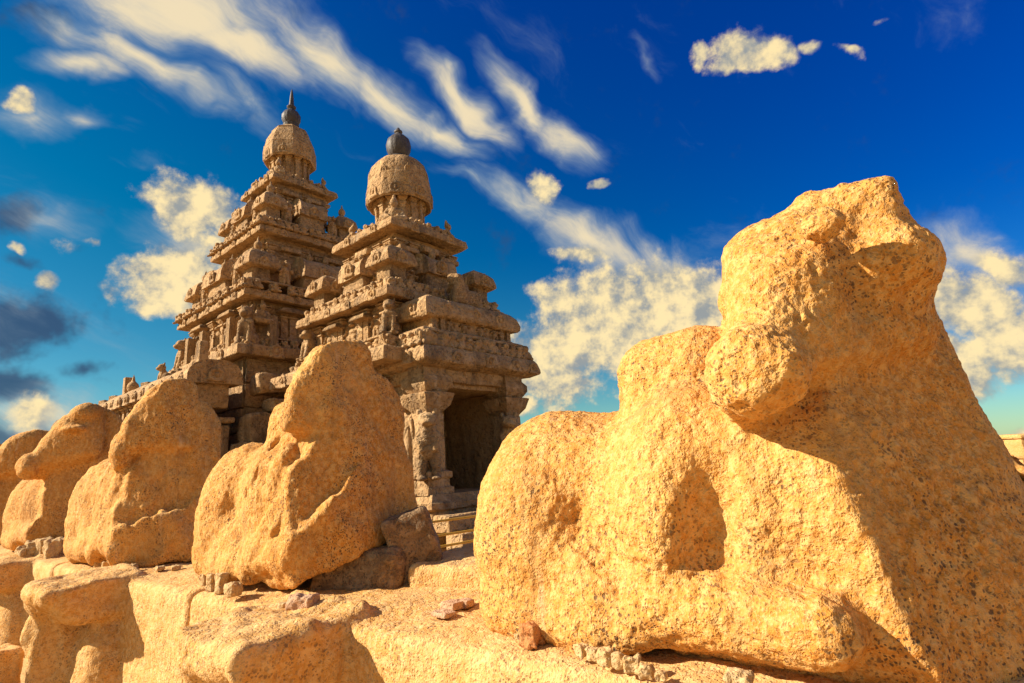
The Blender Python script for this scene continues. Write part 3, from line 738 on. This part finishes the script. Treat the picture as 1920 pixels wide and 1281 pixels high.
def courses(root, half, z0, z1, nz, nx, seed):
    """individual wall stones, proud of the core"""
    r = random.Random(seed); dz = (z1-z0)/nz
    for fc in 'LR':
        for j in range(nz):
            cuts = sorted([-half+2*half*(k+r.uniform(-.25, .25)+(.5 if j % 2 else 0))/nx for k in range(1, nx)])
            xs = [-half]+[c for c in cuts if -half+.12 < c < half-.12]+[half]
            for a, b in zip(xs[:-1], xs[1:]):
                put(root, 'wall_stone', r.choice(ME_BODY), fc, (a+b)/2, half-.06+r.uniform(0, .035), z0+dz*(j+.5), ((b-a)*.97, .2, dz*.94))
T_YAW = -49.72
T_RZ = math.pi/2-R_(T_YAW+90)
eL, eR = az(T_YAW), az(T_YAW+90)
P1 = az(-11.285)*13.0; P2 = az(-22.524)*17.7

# ------------------------------------------------------------------ the smaller tower with its porch
t1 = empty('temple_tower', (P1[0], P1[1], 0), T_RZ)
tag(t1, 'smaller weathered stone temple tower with round dome and pillared porch', 'temple tower')
for cx, cy, hx, hy in ((-1.40, .42, .22, 1.30), (1.40, .42, .22, 1.30), (0, 1.3, 1.2, .42)):
    link('wall', rect_lathe([(0, 0), (0, 1.4), (0, 2.8), (0, 4.05)], hx, hy, .2, .022, int(21+cx*3), 'wall'), t1, (cx, cy, 0))
link('wall', rect_lathe([(0, 3.5), (0, 4.05)], 1.1, .5, .2, .02, 20, 'wall'), t1, (0, -1.0, 0))
cornice(t1, 2.12, 4.10, 22, th=.27, inset=.5, kudus=4)
# first storey
wallbox(t1, 1.28, 4.0, 5.25, 23); courses(t1, 1.30, 4.55, 5.22, 2, 5, 23)
frieze(t1, 1.72, 4.11, .24, 1.15); ledge(t1, 1.66, 4.42, 24)
for fc in 'LR':
    for u in (-1.30, -.62, -.40, .40, .62, 1.30): put(t1, 'pilaster', ME_PILASTER, fc, u*.93, 1.35, 4.48, (1.25, 1.3, .70))
    for u in (-.95, .95): put(t1, 'carved_figure', ME_RELIEF, fc, u*.93, 1.33, 4.50, (.95, 1.2, .62))
    put(t1, 'carved_figure', ME_RELIEF, fc, 0, 1.33, 4.50, (1.4, 1.3, .62))
    for u in (-.51, .51): put(t1, 'niche_roof', ME_KROOF[0], fc, u, 1.42, 4.98, (.55, .40, .25))
put(t1, 'lion_figure', ME_LION, 'R', -1.5, 1.5, 4.46, (.75, .75, .70), -math.pi/4)
put(t1, 'lion_figure', ME_LION, 'L', 1.5, 1.5, 4.46, (.75, .75, .70))
cornice(t1, 1.72, 5.43, 25, th=.20, inset=.40, kudus=4, ksc=.75)
# second storey: row of miniature shrines
wallbox(t1, .80, 5.3, 7.05, 27); courses(t1, .82, 5.5, 6.95, 4, 3, 27)
frieze(t1, 1.50, 5.43, .22, 1.0, .05); ledge(t1, 1.42, 5.68, 28)
for k, (x, y) in enumerate(((-1.22, -1.22), (-1.22, 1.22), (1.22, -1.22))): kuta(t1, x, y, 5.74, .66, .24, .50, fin=False, seed=k)
for k, fc in enumerate('LR'): sala(t1, fc, .0, 1.10, 5.74, .42, .30, .46, .34, fin=1, seed=k)
for fc in 'LR':
    for u in (-.62, .62): put(t1, 'carved_figure', ME_RELIEF, fc, u, 1.12, 5.72, (.8, 1.0, .42))
    for u in (-.78, -.40, .40, .78): put(t1, 'pilaster', ME_PILASTER, fc, u, .90, 6.20, (1., 1., .62))
    put(t1, 'ledge_stone', ME_PLANK[0], fc, -.60, 1.0, 6.62, (.55, 1.6, 1.3)); put(t1, 'ledge_stone', ME_PLANK[1], fc, .60, 1.0, 6.62, (.55, 1.6, 1.3)); put(t1, 'ledge_stone', ME_PLANK[2], fc, 0, 1.02, 6.72, (.5, 1.8, 1.6))
cornice(t1, 1.17, 7.25, 30, th=.20, inset=.40, kudus=2, ksc=.75)
# crown
for x, y, rz in ((-.80, -.80, -math.pi/4), (-.80, .80, -math.pi*.75), (.80, -.80, math.pi/4)):
    link('seated_figure', ME_SEATED, t1, (x, y, 7.25), rz, 1.02 if x == y else .82)
for fc in 'LR':
    for u in (-.45, -.2, .05, .3, .55): put(t1, 'frieze_figure', RND.choice(ME_DWARF), fc, u, .92, 7.21, RND.uniform(.8, 1.1))
    put(t1, 'ledge_stone', ME_PLANK[1], fc, 0, .78, 7.30, (1.1, 2.2, 1.6))
neck = link('neck', lathe([(.70, 7.18), (.70, 7.38), (.55, 7.42), (.53, 8.25), (.50, 8.5)], 32, .014, 3, 'neck'), t1)
for k in range(8):
    a = -math.pi*.75+(k-3.5)*math.pi/8*1.2
    link('pilaster', ME_PILASTER, neck, (math.cos(a)*.55, math.sin(a)*.55, 7.42), a+math.pi/2, (.9, .9, .85))
prof1 = [(r_*.965, z_) for r_, z_ in [(.52, 8.30), (.76, 8.17), (.79, 8.21), (.80, 8.40), (.785, 8.62), (.765, 8.80), (.745, 8.82), (.735, 8.98), (.68, 9.16), (.56, 9.32), (.40, 9.42), (.24, 9.48), (.20, 9.49)]]

def oct_dome(prof, sub, seed, sharp=1.):
    N = 8*sub; th = np.arange(N)/N*2*math.pi; vt = []
    a = (th-math.pi/8) % (math.pi/4); k = math.cos(math.pi/8)/np.cos(a-math.pi/8); k = k*sharp+(1-sharp)*k.mean()
    for r, z in prof: vt.append(np.stack([np.cos(th)*r*k/math.cos(math.pi/8), np.sin(th)*r*k/math.cos(math.pi/8), np.full(N, z)], 1))
    vt = np.concatenate(vt); i = np.arange(N); F = np.concatenate([np.stack([q*N+i, q*N+(i+1) % N, (q+1)*N+(i+1) % N, (q+1)*N+i], 1) for q in range(len(prof)-1)])
    q = vt.astype(np.float32)+seed; vt = vt+np.stack([.009*fbm(q, 3., 3, seed+k_) for k_ in range(3)], 1)
    return finish('dome', vt.astype(np.float32), F, None, 26)
dome = link('dome', oct_dome(prof1, 4, 5, .55), t1)
for k in range(8):
    a = -math.pi*.75+(k-3.5)*math.pi/4+math.pi/8
    link('arch_ornament', ME_KUDU, dome, (math.cos(a)*.78, math.sin(a)*.78, 8.22), a+math.pi/2, (.95, .7, .95))
    link('arch_ornament', ME_KUDU, dome, (math.cos(a+math.pi/8)*.74, math.sin(a+math.pi/8)*.74, 8.72), a+math.pi/8+math.pi/2, (.55, .5, .9))
pot = [(.22, 9.44), (.235, 9.52), (.19, 9.58), (.22, 9.61), (.28, 9.74), (.295, 9.89), (.265, 10.03), (.18, 10.13), (.10, 10.18), (.075, 10.24), (.10, 10.27), (.10, 10.30), (.06, 10.34), (.03, 10.40), (.0, 10.42)]
link('finial', lathe(pot, 48, .003, 2, 'finial', M_DARKST, ribs=14, rib_amp=.06), t1)

# porch: plinth, pillars, eave, roof
def plinth(root, hx, hy, cx, cy, z0, z1, seed):
    d = z1-z0
    p = [(.30, z0), (.30, z0+.24*d), (.22, z0+.26*d), (.22, z0+.40*d), (.16, z0+.42*d), (.20, z0+.50*d), (.20, z0+.58*d), (.14, z0+.64*d), (.02, z0+.67*d), (.02, z0+.80*d), (.10, z0+.83*d), (.12, z0+.90*d), (.04, z0+.94*d), (.0, z1)]
    o = link('plinth', rect_lathe(p, hx, hy, .16, .016, seed, 'plinth', chips=.08), root, (cx, cy, 0)); return o
plinth(t1, 1.50, .85, 0, -1.75, 0, 1.42, 31)
plinth(t1, 1.82, 1.82, 0, 0, 0, 1.42, 32)
def f_pillar_lion(P):
    b = cap(P, (0, -.10, 1.05), (0, -.16, 1.50), .185, .15); b = smin(b, ell(P, (0, -.22, 1.72), (.16, .16, .17)), .05)
    b = smin(b, ell(P, (0, -.34, 1.65), (.10, .09, .075)), .03); b = smax(b, -ell(P, (0, -.43, 1.61), (.07, .06, .022)), .02)
    for s in (-1, 1):
        b = smin(b, cap(P, (s*.09, -.14, 1.05), (s*.11, -.16, .52), .10, .07), .03); b = smin(b, ell(P, (s*.11, -.21, .49), (.08, .12, .05)), .02)
        b = smin(b, cap(P, (s*.14, -.18, 1.42), (s*.10, -.28, 1.08), .06, .05), .03)
        b = smin(b, ell(P, (s*.12, -.16, 1.90), (.045, .04, .09)), .02); b = smax(b, -ell(P, (s*.06, -.365, 1.755), (.03, .03, .022)), .015)
    return b
ME_PLION = blobmesh(f_pillar_lion, (-.32, -.56, .38), (.32, .14, 2.06), .026, 'lion_figure', amp=.008)
def pillar(x, y, rz, seed, lion=True):
    p = [(.10, 0), (.10, .10), (.04, .13), (.04, .24), (.08, .27), (.08, .40), (.02, .44)]
    sh = link('pillar', rect_lathe([(.10, 0), (.10, .10), (.05, .13), (.05, .26), (.09, .29), (.09, .38), (.0, .42), (0, .8), (0, 1.2), (0, 1.42), (-.02, 1.46)], .21, .20, .12, .014, seed, 'pillar'), t1, (x, y, 1.42), rz)
    link('capital', rect_lathe([(-.02, 1.40), (.0, 1.46), (.10, 1.58), (.14, 1.72), (.16, 1.78), (.16, 1.80), (.05, 1.82), (.08, 1.86), (.14, 1.94), (.14, 2.06), (.06, 2.16), (.06, 2.32), (-.1, 2.34)], .20, .19, .1, .014, seed+1, 'capital', ang=50), sh)
    if lion: link('lion_figure', ME_PLION, sh, (-.10, -.10, -.12), -.7, (1.15, 1.15, .82))
    return sh
pillar(-1.22, -2.22, 0, 41); pillar(.98, -2.22, 0, 43)
# side and back walls of the porch, with the dark doorway between
for x, nm in ((-1.18, 'porch_wall'), (1.02, 'porch_wall')):
    link(nm, grid_box((.16, .85, 1.2), .03, .16, .022, int(x*10)+60, nm, c=(x, -1.23, 2.58)), t1)
link('back_wall', grid_box((.42, .10, 1.1), .02, .2, .015, 71, 'back_wall', c=(-.90, -.30, 2.5)), t1)
link('back_wall', grid_box((.30, .10, 1.1), .02, .2, .015, 72, 'back_wall', c=(.85, -.30, 2.5)), t1)
put(t1, 'carved_figure', ME_RELIEF, 'R', -.70, .42, 1.62, (1.2, 1., 1.6)); put(t1, 'carved_figure', ME_RELIEF, 'R', .72, .42, 1.62, (1.2, 1., 1.6))
for u in (-1.45, -1.78): put(t1, 'carved_figure', ME_RELIEF, 'L', u, 1.38, 1.5, (1.3, 1.2, 1.9))
put(t1, 'pilaster', ME_PILASTER, 'L', -1.20, 1.38, 1.45, (1.5, 1.4, 2.2))
link('lintel', grid_box((1.42, .20, .17), .03, .2, .015, 73, 'lintel', c=(-.1, -2.22, 3.62)), t1)
link('lintel', grid_box((.20, .62, .17), .03, .2, .015, 74, 'lintel', c=(-1.24, -1.75, 3.62)), t1)
link('porch_ceiling', grid_box((1.3, 1.5, .06), .02, .3, .01, 75, 'porch_ceiling', c=(-.05, -.80, 3.42)), t1)
pe = [(-.45, 3.66), (-.18, 3.70), (-.02, 3.77), (.0, 3.80), (.0, 3.86), (-.05, 4.0), (-.10, 4.07), (-.5, 4.09)]
eave = link('porch_eave', rect_lathe(pe, 1.67, .80, .13, .016, 44, 'porch_eave', chips=.05), t1, (0, -1.90, 0))
for u in (-.85, .05, .85, 1.42): link('arch_ornament', ME_KUDU, eave, (u, -.79, 3.76), 0, .85)
for u in (-.3, .4): link('arch_ornament', ME_KUDU, eave, (-1.66, u, 3.76), -math.pi/2, .85)
n = 14
for k in range(n): put(t1, 'frieze_figure', RND.choice(ME_DWARF), 'R', -1.42+k*2.84/(n-1), 2.42+RND.uniform(-.02, .02), 4.07, RND.uniform(1.1, 1.4))
for k in range(4): put(t1, 'frieze_figure', RND.choice(ME_DWARF), 'L', -2.38+k*.22, 1.48, 4.07, RND.uniform(1.1, 1.35))
link('ledge', rect_lathe([(-.3, 4.36), (0, 4.36), (.04, 4.39), (.04, 4.43), (0, 4.46), (-.3, 4.46)], 1.42, .55, .16, .014, 45, 'ledge', chips=.06), t1, (0, -1.86, 0))
link('porch_attic', rect_lathe([(0, 4.3), (0, 4.6), (0, 4.82)], 1.12, .42, .15, .018, 46, 'porch_attic'), t1, (0, -1.86, 0))
for u in (-1.08, -.86, .86, 1.08): put(t1, 'pilaster', ME_PILASTER, 'R', u, 2.30, 4.46, (.8, .8, .34))
for u in (-1.05, -.4, .4, 1.05): put(t1, 'carved_figure', ME_RELIEF, 'R', u*.62, 2.30, 4.46, (.7, .8, .32))
rp = [(-.3, 4.74), (.02, 4.72), (.06, 4.76), (.06, 4.84), (.02, 5.02), (-.08, 5.14), (-.22, 5.20), (-.4, 5.22)]
roof = link('porch_roof', rect_lathe(rp, 1.30, .55, .13, .022, 47, 'porch_roof', ang=50, chips=.08), t1, (0, -1.82, 0))
for u in (-.75, .75, 0.): link('arch_ornament', ME_KUDU, roof, (u, -.58, 4.78), 0, .9)
for u in (-.15,): link('arch_ornament', ME_KUDU, roof, (-1.33, u, 4.78), -math.pi/2, .9)
link('bull_figure', ME_BULL, t1, (.12, -1.95, 5.20), math.pi, .40)
# steps
for k in range(4):
    z1 = 1.10-k*.27
    link('step', grid_box((.95, .20, .135), .03, .16, .012, 80+k, 'step', c=(-.75, -3.02-k*.30, z1-.135)), t1)
link('step_side', grid_box((.16, .75, .42), .05, .16, .02, 88, 'step_side', c=(.42, -3.3, .42), top=(1, .8)), t1)
link('stone_block', grid_box((.35, .4, .55), .06, .2, .03, 89, 'stone_block', c=(1.95, -1.75, .55)), t1)

# ------------------------------------------------------------------ the taller tower behind
t2 = empty('temple_tower', (P2[0], P2[1], 0), T_RZ)
tag(t2, 'taller stepped stone temple tower behind, with octagonal dome and spiked dark finial', 'temple tower')
wallbox(t2, 2.05, 0, 4.9, 51); courses(t2, 2.08, 2.4, 4.8, 4, 6, 51)
cornice(t2, 2.47, 5.10, 52, th=.26, inset=.48, kudus=3, ksc=1.1)
wallbox(t2, 1.84, 5.0, 6.45, 53); courses(t2, 1.86, 5.4, 6.4, 3, 7, 53)
frieze(t2, 2.14, 5.11, .25, 1.1, .15); ledge(t2, 2.08, 5.38, 54)
for fc in 'LR':
    for u in (-1.62, -1.05, -.80, -.30, .30, .80, 1.05, 1.62): put(t2, 'pilaster', ME_PILASTER, fc, u, 1.90, 5.44, (1.35, 1.4, .80))
    for u in (-1.32, -.55, 0, .55, 1.32): put(t2, 'carved_figure', ME_RELIEF, fc, u, 1.90, 5.42, (1.2, 1.5, .72))
    for u in (-.92, .92): put(t2, 'niche_roof', ME_KROOF[1], fc, u, 2.04, 6.12, (.75, .35, .3))
    for u in (-1.5, .2, 1.2): put(t2, 'niche_pillar', ME_BODY[1], fc, u, 2.2, 5.50, (.20, .20, .85))
put(t2, 'lion_figure', ME_LION, 'R', -2.06, 2.06, 5.10, 1.0, -math.pi/4); put(t2, 'lion_figure', ME_LION, 'L', 2.05, 2.05, 5.10, .95); put(t2, 'lion_figure', ME_LION, 'R', 2.05, 2.05, 5.10, .95)
put(t2, 'seated_figure', ME_SEATED, 'R', -1.72, 2.12, 5.75, .9)
cornice(t2, 2.24, 6.60, 56, th=.20, inset=.40, kudus=5, ksc=.8)
def shrine_storey(root, half, z0, kw, bh, rh, fin, seed, wall_half, ztop, sal, chalf):
    wallbox(root, wall_half, z0-.2, ztop-.15, seed); courses(root, wall_half+.02, z0+.9, ztop-.3, 3, 4, seed)
    frieze(root, half+.16, z0, .23, 1.05, .06); ledge(root, half+.08, z0+.27, seed+1)
    zz = z0+.33; c = half-kw*.42
    for k, (x, y) in enumerate(((-c, -c), (-c, c), (c, -c))): kuta(root, x, y, zz, kw, bh, rh, fin=fin, seed=k+seed)
    for k, fc in enumerate('LR'):
        for u, L in sal: sala(root, fc, u, c+.04, zz, L, bh, rh*1.0, kw*.55, fin=2 if L > .5 else 1, seed=seed+k)
        for u in (-half*.52, half*.52): put(root, 'carved_figure', ME_RELIEF, fc, u, half-.05, zz-.02, (.9, 1.1, (bh+rh)*.8))
        for u in np.linspace(-wall_half*.92, wall_half*.92, 6): put(root, 'pilaster', ME_PILASTER, fc, float(u), wall_half+.03, zz+bh+.15, (1.1, 1.1, max(.3, ztop-.45-(zz+bh+.15))))
        for u in (-wall_half*.5, wall_half*.5): put(root, 'ledge_stone', ME_PLANK[seed % 3], fc, u, wall_half+.12, ztop-.52, (.6, 1.6, 1.4))
    cornice(root, chalf, ztop, seed+3, th=.20, inset=.36, kudus=3, ksc=.75)
shrine_storey(t2, 2.02, 6.60, .74, .34, .58, True, 60, 1.30, 8.70, [(0.0, .62)], 1.64)
shrine_storey(t2, 1.42, 8.70, .62, .34, .54, True, 66, .80, 10.72, [(0.0, .42)], 1.07)
for x, y, rz in ((-.74, -.74, -math.pi/4), (-.74, .74, -math.pi*.75), (.74, -.74, math.pi/4)):
    link('seated_figure', ME_SEATED, t2, (x, y, 10.74), rz, .95 if x == y else .75)
for fc in 'LR':
    for u in (-.5, -.25, 0, .25, .5): put(t2, 'frieze_figure', RND.choice(ME_DWARF), fc, u, .86, 10.72, RND.uniform(.8, 1.1))
    put(t2, 'ledge_stone', ME_PLANK[0], fc, 0, .72, 10.84, (1.1, 2.2, 1.6))
oct_ = lambda r: r/math.cos(math.pi/8)
nk2 = link('neck', lathe([(oct_(.70), 10.7), (oct_(.70), 10.92), (oct_(.52), 10.96), (oct_(.50), 11.8), (.48, 12.0)], 8, .012, 4, 'neck', phase=math.pi/8), t2)
for k in range(8):
    a = -math.pi*.75+(k-3.5)*math.pi/8*1.2
    link('pilaster', ME_PILASTER, nk2, (math.cos(a)*.55, math.sin(a)*.55, 10.96), a+math.pi/2, (.9, .9, .85))
prof2 = [(.50, 11.82), (.72, 11.70), (.745, 11.74), (.75, 12.0), (.73, 12.24), (.715, 12.26), (.705, 12.30), (.66, 12.52), (.57, 12.72), (.53, 12.80), (.53, 12.85), (.38, 12.96), (.27, 13.04), (.22, 13.10)]
dome2 = link('dome', oct_dome(prof2, 4, 8), t2)
for k in range(8):
    a = -math.pi*.75+(k-3.5)*math.pi/4+math.pi/8
    link('arch_ornament', ME_KUDU, dome2, (math.cos(a)*.745, math.sin(a)*.745, 11.76), a+math.pi/2, (.95, .6, .95))
pot2 = [(.22, 13.10), (.24, 13.18), (.20, 13.22), (.24, 13.28), (.285, 13.40), (.28, 13.52), (.22, 13.64), (.12, 13.72), (.085, 13.78), (.13, 13.82), (.14, 13.86), (.08, 13.92), (.07, 14.02), (.06, 14.22), (.035, 14.42), (.02, 14.50), (.0, 14.56)]
link('finial', lathe(pot2, 48, .003, 3, 'finial', M_DARKST, ribs=14, rib_amp=.06), t2)

# broken lower masonry between the towers
for x, y, z, h in ((-1.2, -3.05, 3.55, (.75, .28, .14)), (.1, -3.0, 3.5, (.55, .28, .15)), (-1.9, -2.9, 3.0, (.5, .3, .35)), (-.5, -2.8, 2.9, (.8, .25, .3)), (-1.6, -2.7, 4.1, (.5, .25, .25)), (-.6, -2.65, 4.3, (.45, .22, .22)), (.2, -2.7, 4.05, (.4, .25, .3)), (-2.2, -2.95, 2.4, (.4, .35, .3)), (-1.1, -2.95, 2.3, (.6, .3, .3))):
    link('broken_stone', grid_box(h, .07, .14, .05, int(abs(x*31+y*17+z*13)), 'broken_stone'), t2, (x, y, z), RND.uniform(-.1, .1))

# ------------------------------------------------------------------ long low gallery at the left, roofed like a barrel
lg = empty('stone_gallery', tuple(P2[:2])+(0,), T_RZ)
tag(lg, 'long low stone gallery with carved barrel roof beside the taller tower', 'gallery')
YN, YF = -2.90, 9.5; YC, YL = (YN+YF)/2, (YF-YN)/2; XC = -3.05
link('wall', grid_box((.40, YL-.15, 1.55), .04, .25, .03, 91, 'wall', c=(XC, YC, 1.55)), lg)
r = random.Random(9)
y = YN+.2
while y < 6.5:
    w_ = r.uniform(.5, 1.0)
    for j in range(5): link('wall_stone', r.choice(ME_BODY), lg, (XC-.36+r.uniform(0, .03), y+w_/2, 1.0+j*.42), 0, (.2, w_*.97, .40))
    y += w_
link('ledge', grid_box((.48, YL-.1, .06), .03, .2, .02, 92, 'ledge', c=(XC, YC, 3.22)), lg)
y = YN+.2; k = 0
while y < 7.5:
    put(lg, 'frieze_figure', r.choice(ME_DWARF), 'L', y, -XC+.40, 3.26, r.uniform(1.1, 1.5)); y += .26
link('attic', grid_box((.34, YL-.15, .30), .03, .2, .02, 93, 'attic', c=(XC, YC, 3.78)), lg)
y = YN+.25
while y < 7: put(lg, 'pilaster', ME_PILASTER, 'L', y, -XC+.35, 3.55, (1.2, 1.2, .46)); y += .36
gr = link('barrel_roof', barrel(YL, 94, .56, .50), lg, (XC, YC, 4.02), math.pi/2)
y = YN+.45
while y < 8.5:
    link('arch_ornament', ME_KUDU, lg, (XC-.55, y, 4.0), -math.pi/2, (1.0, 1.2, .85)); y += .62
link('arch_ornament', ME_KUDU, lg, (XC, YN-.01, 4.06), 0, (1.2, 1, 1.0))
link('lion_figure', ME_LION, lg, (XC+.1, .75, 4.42), -math.pi/2, .62)
link('bull_figure', ME_BULL, lg, (XC, -.2, 4.45), 0, .2)
link('finial', ME_STUPI, lg, (XC, 2.9, 4.50), 0, 1.35)
link('broken_post', grid_box((.11, .11, .32), .02, .1, .01, 95, 'broken_post'), lg, (XC, 3.35, 4.75))
link('broken_post', grid_box((.13, .13, .36), .03, .1, .01, 96, 'broken_post', top=(.7, .7)), lg, (XC+.1, -1.75, 4.82))
for yy in (1.6, 4.5, 5.6, 6.8): link('ridge_stone', r.choice(ME_BODY), lg, (XC, yy, 4.55), .3, (.22, .3, .25))
# ------------------------------------------------------------------ loose stones wedged under the bulls
def unproj(px, py, z):
    d = pix_dir(px, py); t = (z-CAMZ)/d.z; return Vector((d.x*t, d.y*t, z))
ORD = ['first', 'second', 'third', 'fourth', 'fifth', 'sixth', 'seventh', 'eighth']
def stones(lst, label, group, mat, seed, shr=.68):
    for k, (px, py, w_, d_, h_) in enumerate(lst):
        w_, d_, h_ = w_*shr, d_*shr, h_*shr
        p = unproj(px, py, WALL_Z)
        me = rock('wedge_stone', (w_, d_, h_), min(w_, d_, h_)*.25, seed+k*3, mat, max(.005, min(w_, d_, h_)/8), min(w_, d_, h_)*.30)
        o = link('wedge_stone', me, None, (p.x, p.y, WALL_Z+h_*.6-.01), W_RZ+random.Random(seed+k).uniform(-.4, .4))
        rank = sorted(range(len(lst)), key=lambda i: lst[i][0]).index(k)
        lb = label[0] if isinstance(label, list) else ORD[rank]+' from the left of the '+label
        tag(o, lb, 'stone', group)
stones([(1090, 1222, .035, .03, .035), (1112, 1228, .034, .03, .032), (1136, 1236, .040, .035, .042), (1160, 1243, .040, .03, .04), (1186, 1250, .042, .035, .042), (1212, 1262, .034, .03, .035), (1240, 1268, .03, .03, .025)],
       'small grey pebbles in the row under the largest bull', 'pebbles under the largest bull', M_PEBBLE, 100)
stones([(997, 1197, .055, .05, .062)], ['rust red cobble wedged under the rump of the largest bull'], 'wedge stones of the bulls', M_RUST, 130)
stones([(972, 1192, .02, .02, .018)], ['tiny pale pebble left of the rust red cobble'], 'wedge stones of the bulls', M_PEBBLE, 133)
stones([(1390, 1300, .05, .05, .06)], ['white pebble in the hollow under the foreleg of the largest bull'], 'wedge stones of the bulls', M_PEBBLE, 136)
stones([(398, 1098, .05, .05, .085), (415, 1102, .06, .05, .10), (437, 1110, .075, .06, .065), (385, 1090, .04, .05, .06)],
       'grey stones under the rump of the second bull', 'stones under the second bull', M_PEBBLE, 140)
stones([(568, 1140, .12, .07, .075)], ['pinkish flat stone under the front corner of the bull before the porch'], 'wedge stones of the bulls', M_PINK, 150)
stones([(530, 1140, .04, .04, .035), (548, 1141, .03, .03, .03)], 'small pale pebbles beside the pinkish flat stone', 'pebbles by the pinkish stone', M_PEBBLE, 153)
o = link('support_rock', rock('support_rock', (.34, .30, .17), .07, 160, M_ROCK, .016, .035), None, on_wall(-3.50, 2.66, WALL_Z+.08), W_RZ+.35)
tag(o, 'dark stained flat rock propping up the chest of the second bull', 'rock')
p = unproj(780, 1088, WALL_Z)
o = link('leaning_rock', rock('leaning_rock', (.16, .11, .26), .03, 165, M_ROCK, .016, .02), None, (p.x, p.y, WALL_Z+.20), 0, rot=(0.05, -.30, .15))
tag(o, 'dark speckled rock leaning against the chest of the second bull', 'rock')
stones([(232, 1066, .06, .05, .04), (250, 1066, .05, .05, .045), (185, 1058, .05, .06, .05), (200, 1062, .06, .05, .05), (217, 1064, .05, .05, .04), (300, 1066, .06, .05, .03), (330, 1065, .07, .05, .03)],
       'small stones under the third bull from the right', 'stones under the third bull', M_PEBBLE, 170)
stones([(62, 1040, .11, .08, .13), (80, 1039, .11, .08, .14), (97, 1040, .10, .08, .13), (116, 1036, .13, .08, .13), (45, 1042, .10, .08, .08), (110, 1022, .12, .08, .07)],
       'squarish packing stones under the bull with long muzzle', 'packing stones under the fourth bull', M_PEBBLE, 190, .9)
stones([(850, 1135, .08, .07, .03), (872, 1132, .06, .05, .03), (832, 1150, .09, .06, .02)], 'flat broken stones between the two nearest bulls', 'flat stones between the bulls', M_PINK, 210)

# slab lying behind the wall
q = unproj(806, 1050, 1.22); qs, qn = float(q.x*w_dir[0]+q.y*w_dir[1]), float(q.x*n_dir[0]+q.y*n_dir[1])
o = link('stone_slab', rock('stone_slab', (.70, .45, .10), .05, 220, M_WALL, .03, .02), None, on_wall(qs+.55, qn+.40, 1.13), W_RZ+.25)
tag(o, 'flat pale stone slab lying behind the two nearest bulls', 'slab')
o = link('stone_block', rock('stone_block', (.70, .50, .50), .05, 221, M_WALL, .04, .02), None, on_wall(qs+.58, qn+.42, .53), W_RZ+.22)
tag(o, 'rough stone block carrying the pale slab behind the bulls', 'block')

# yellow rope barrier before the porch steps
rb = empty('rope_barrier', (P1[0], P1[1], 0), T_RZ)
tag(rb, 'yellow rope barrier strung across the foot of the porch steps', 'barrier')
def tube(name, pts, r, mat, parent, n=8):
    cu = bpy.data.curves.new(name, 'CURVE'); cu.dimensions = '3D'; cu.bevel_depth = r; cu.bevel_resolution = 2
    sp = cu.splines.new('POLY'); sp.points.add(len(pts)-1)
    for q, c in zip(sp.points, pts): q.co = (*c, 1)
    o = bpy.data.objects.new(name, cu); dg = bpy.context.evaluated_depsgraph_get(); COL.objects.link(o)
    dg.update(); me = bpy.data.meshes.new_from_object(o.evaluated_get(dg)); bpy.data.objects.remove(o)
    me.materials.clear(); me.materials.append(mat)
    return link(name, me, parent)
for x in (-4.6, 3.4): tube('post', [(x, -4.35, 0), (x, -4.35, 1.35)], .03, M_PAINT, rb)
for z in (.88, 1.02, 1.20): tube('rope', [(-4.6+8*k/12, -4.35, z-.05*math.sin(math.pi*k/12)) for k in range(13)], .016, M_ROPE, rb)

# ------------------------------------------------------------------ far boundary wall at the right
fw_dir = az(84.0)
fo = pix_dir(1885, 905); t = 11.0/math.hypot(fo.x, fo.y); fp = Vector((fo.x*t, fo.y*t, 0))
rz_f = math.atan2(fw_dir[1], fw_dir[0])
fw = empty('far_wall', (fp.x, fp.y, 0), rz_f)
tag(fw, 'far wall of squared pale blocks at the right edge', 'wall')
ME_FB = [grid_box((.5, .5, .5), .05, .2, .02, s, 'stone_block', M_WALL) for s in (4, 5, 6)]
r = random.Random(3)
ztop = .84; bh_ = .30
for j in range(3):
    x = -4.0+(j % 2)*.35
    while x < 4:
        w_ = r.uniform(.7, 1.1); link('stone_block', r.choice(ME_FB), fw, (x+w_/2, r.uniform(-.03, .03), ztop-bh_/2-j*bh_), 0, (w_*.98, .8, bh_*.97)); x += w_
for j in range(3):
    x = .30+.06*j
    while x < 3.6:
        w_ = r.uniform(.5, .8); link('stone_block', r.choice(ME_FB), fw, (x+w_/2, .25, ztop+bh_*(j+.5)), 0, (w_*.98, .5, bh_*.97)); x += w_
link('coping', grid_box((1.6, .28, .035), .02, .3, .01, 9, 'coping', M_WALL), fw, (2.0, .25, ztop+bh_*3+.03))
me = ME_BULL.copy(); me.materials.clear(); me.materials.append(M_GOLD)
o = link('bull_statue', me, None, tuple(fp+Vector((fw_dir[0]*-.08, fw_dir[1]*-.08, ztop-.02))), R_(46), .46)
tag(o, 'small distant bull statue on the far wall at the right edge', 'statue')
pp = fp+Vector((fw_dir[0]*-.2, fw_dir[1]*-.2, 0))+Vector((0, 1.2, 0))
o = tube('pole', [(pp.x, pp.y, 0), (pp.x, pp.y, ztop+.98)], .025, M_PAINT, None); tag(o, 'thin white pole behind the distant bull statue', 'pole')
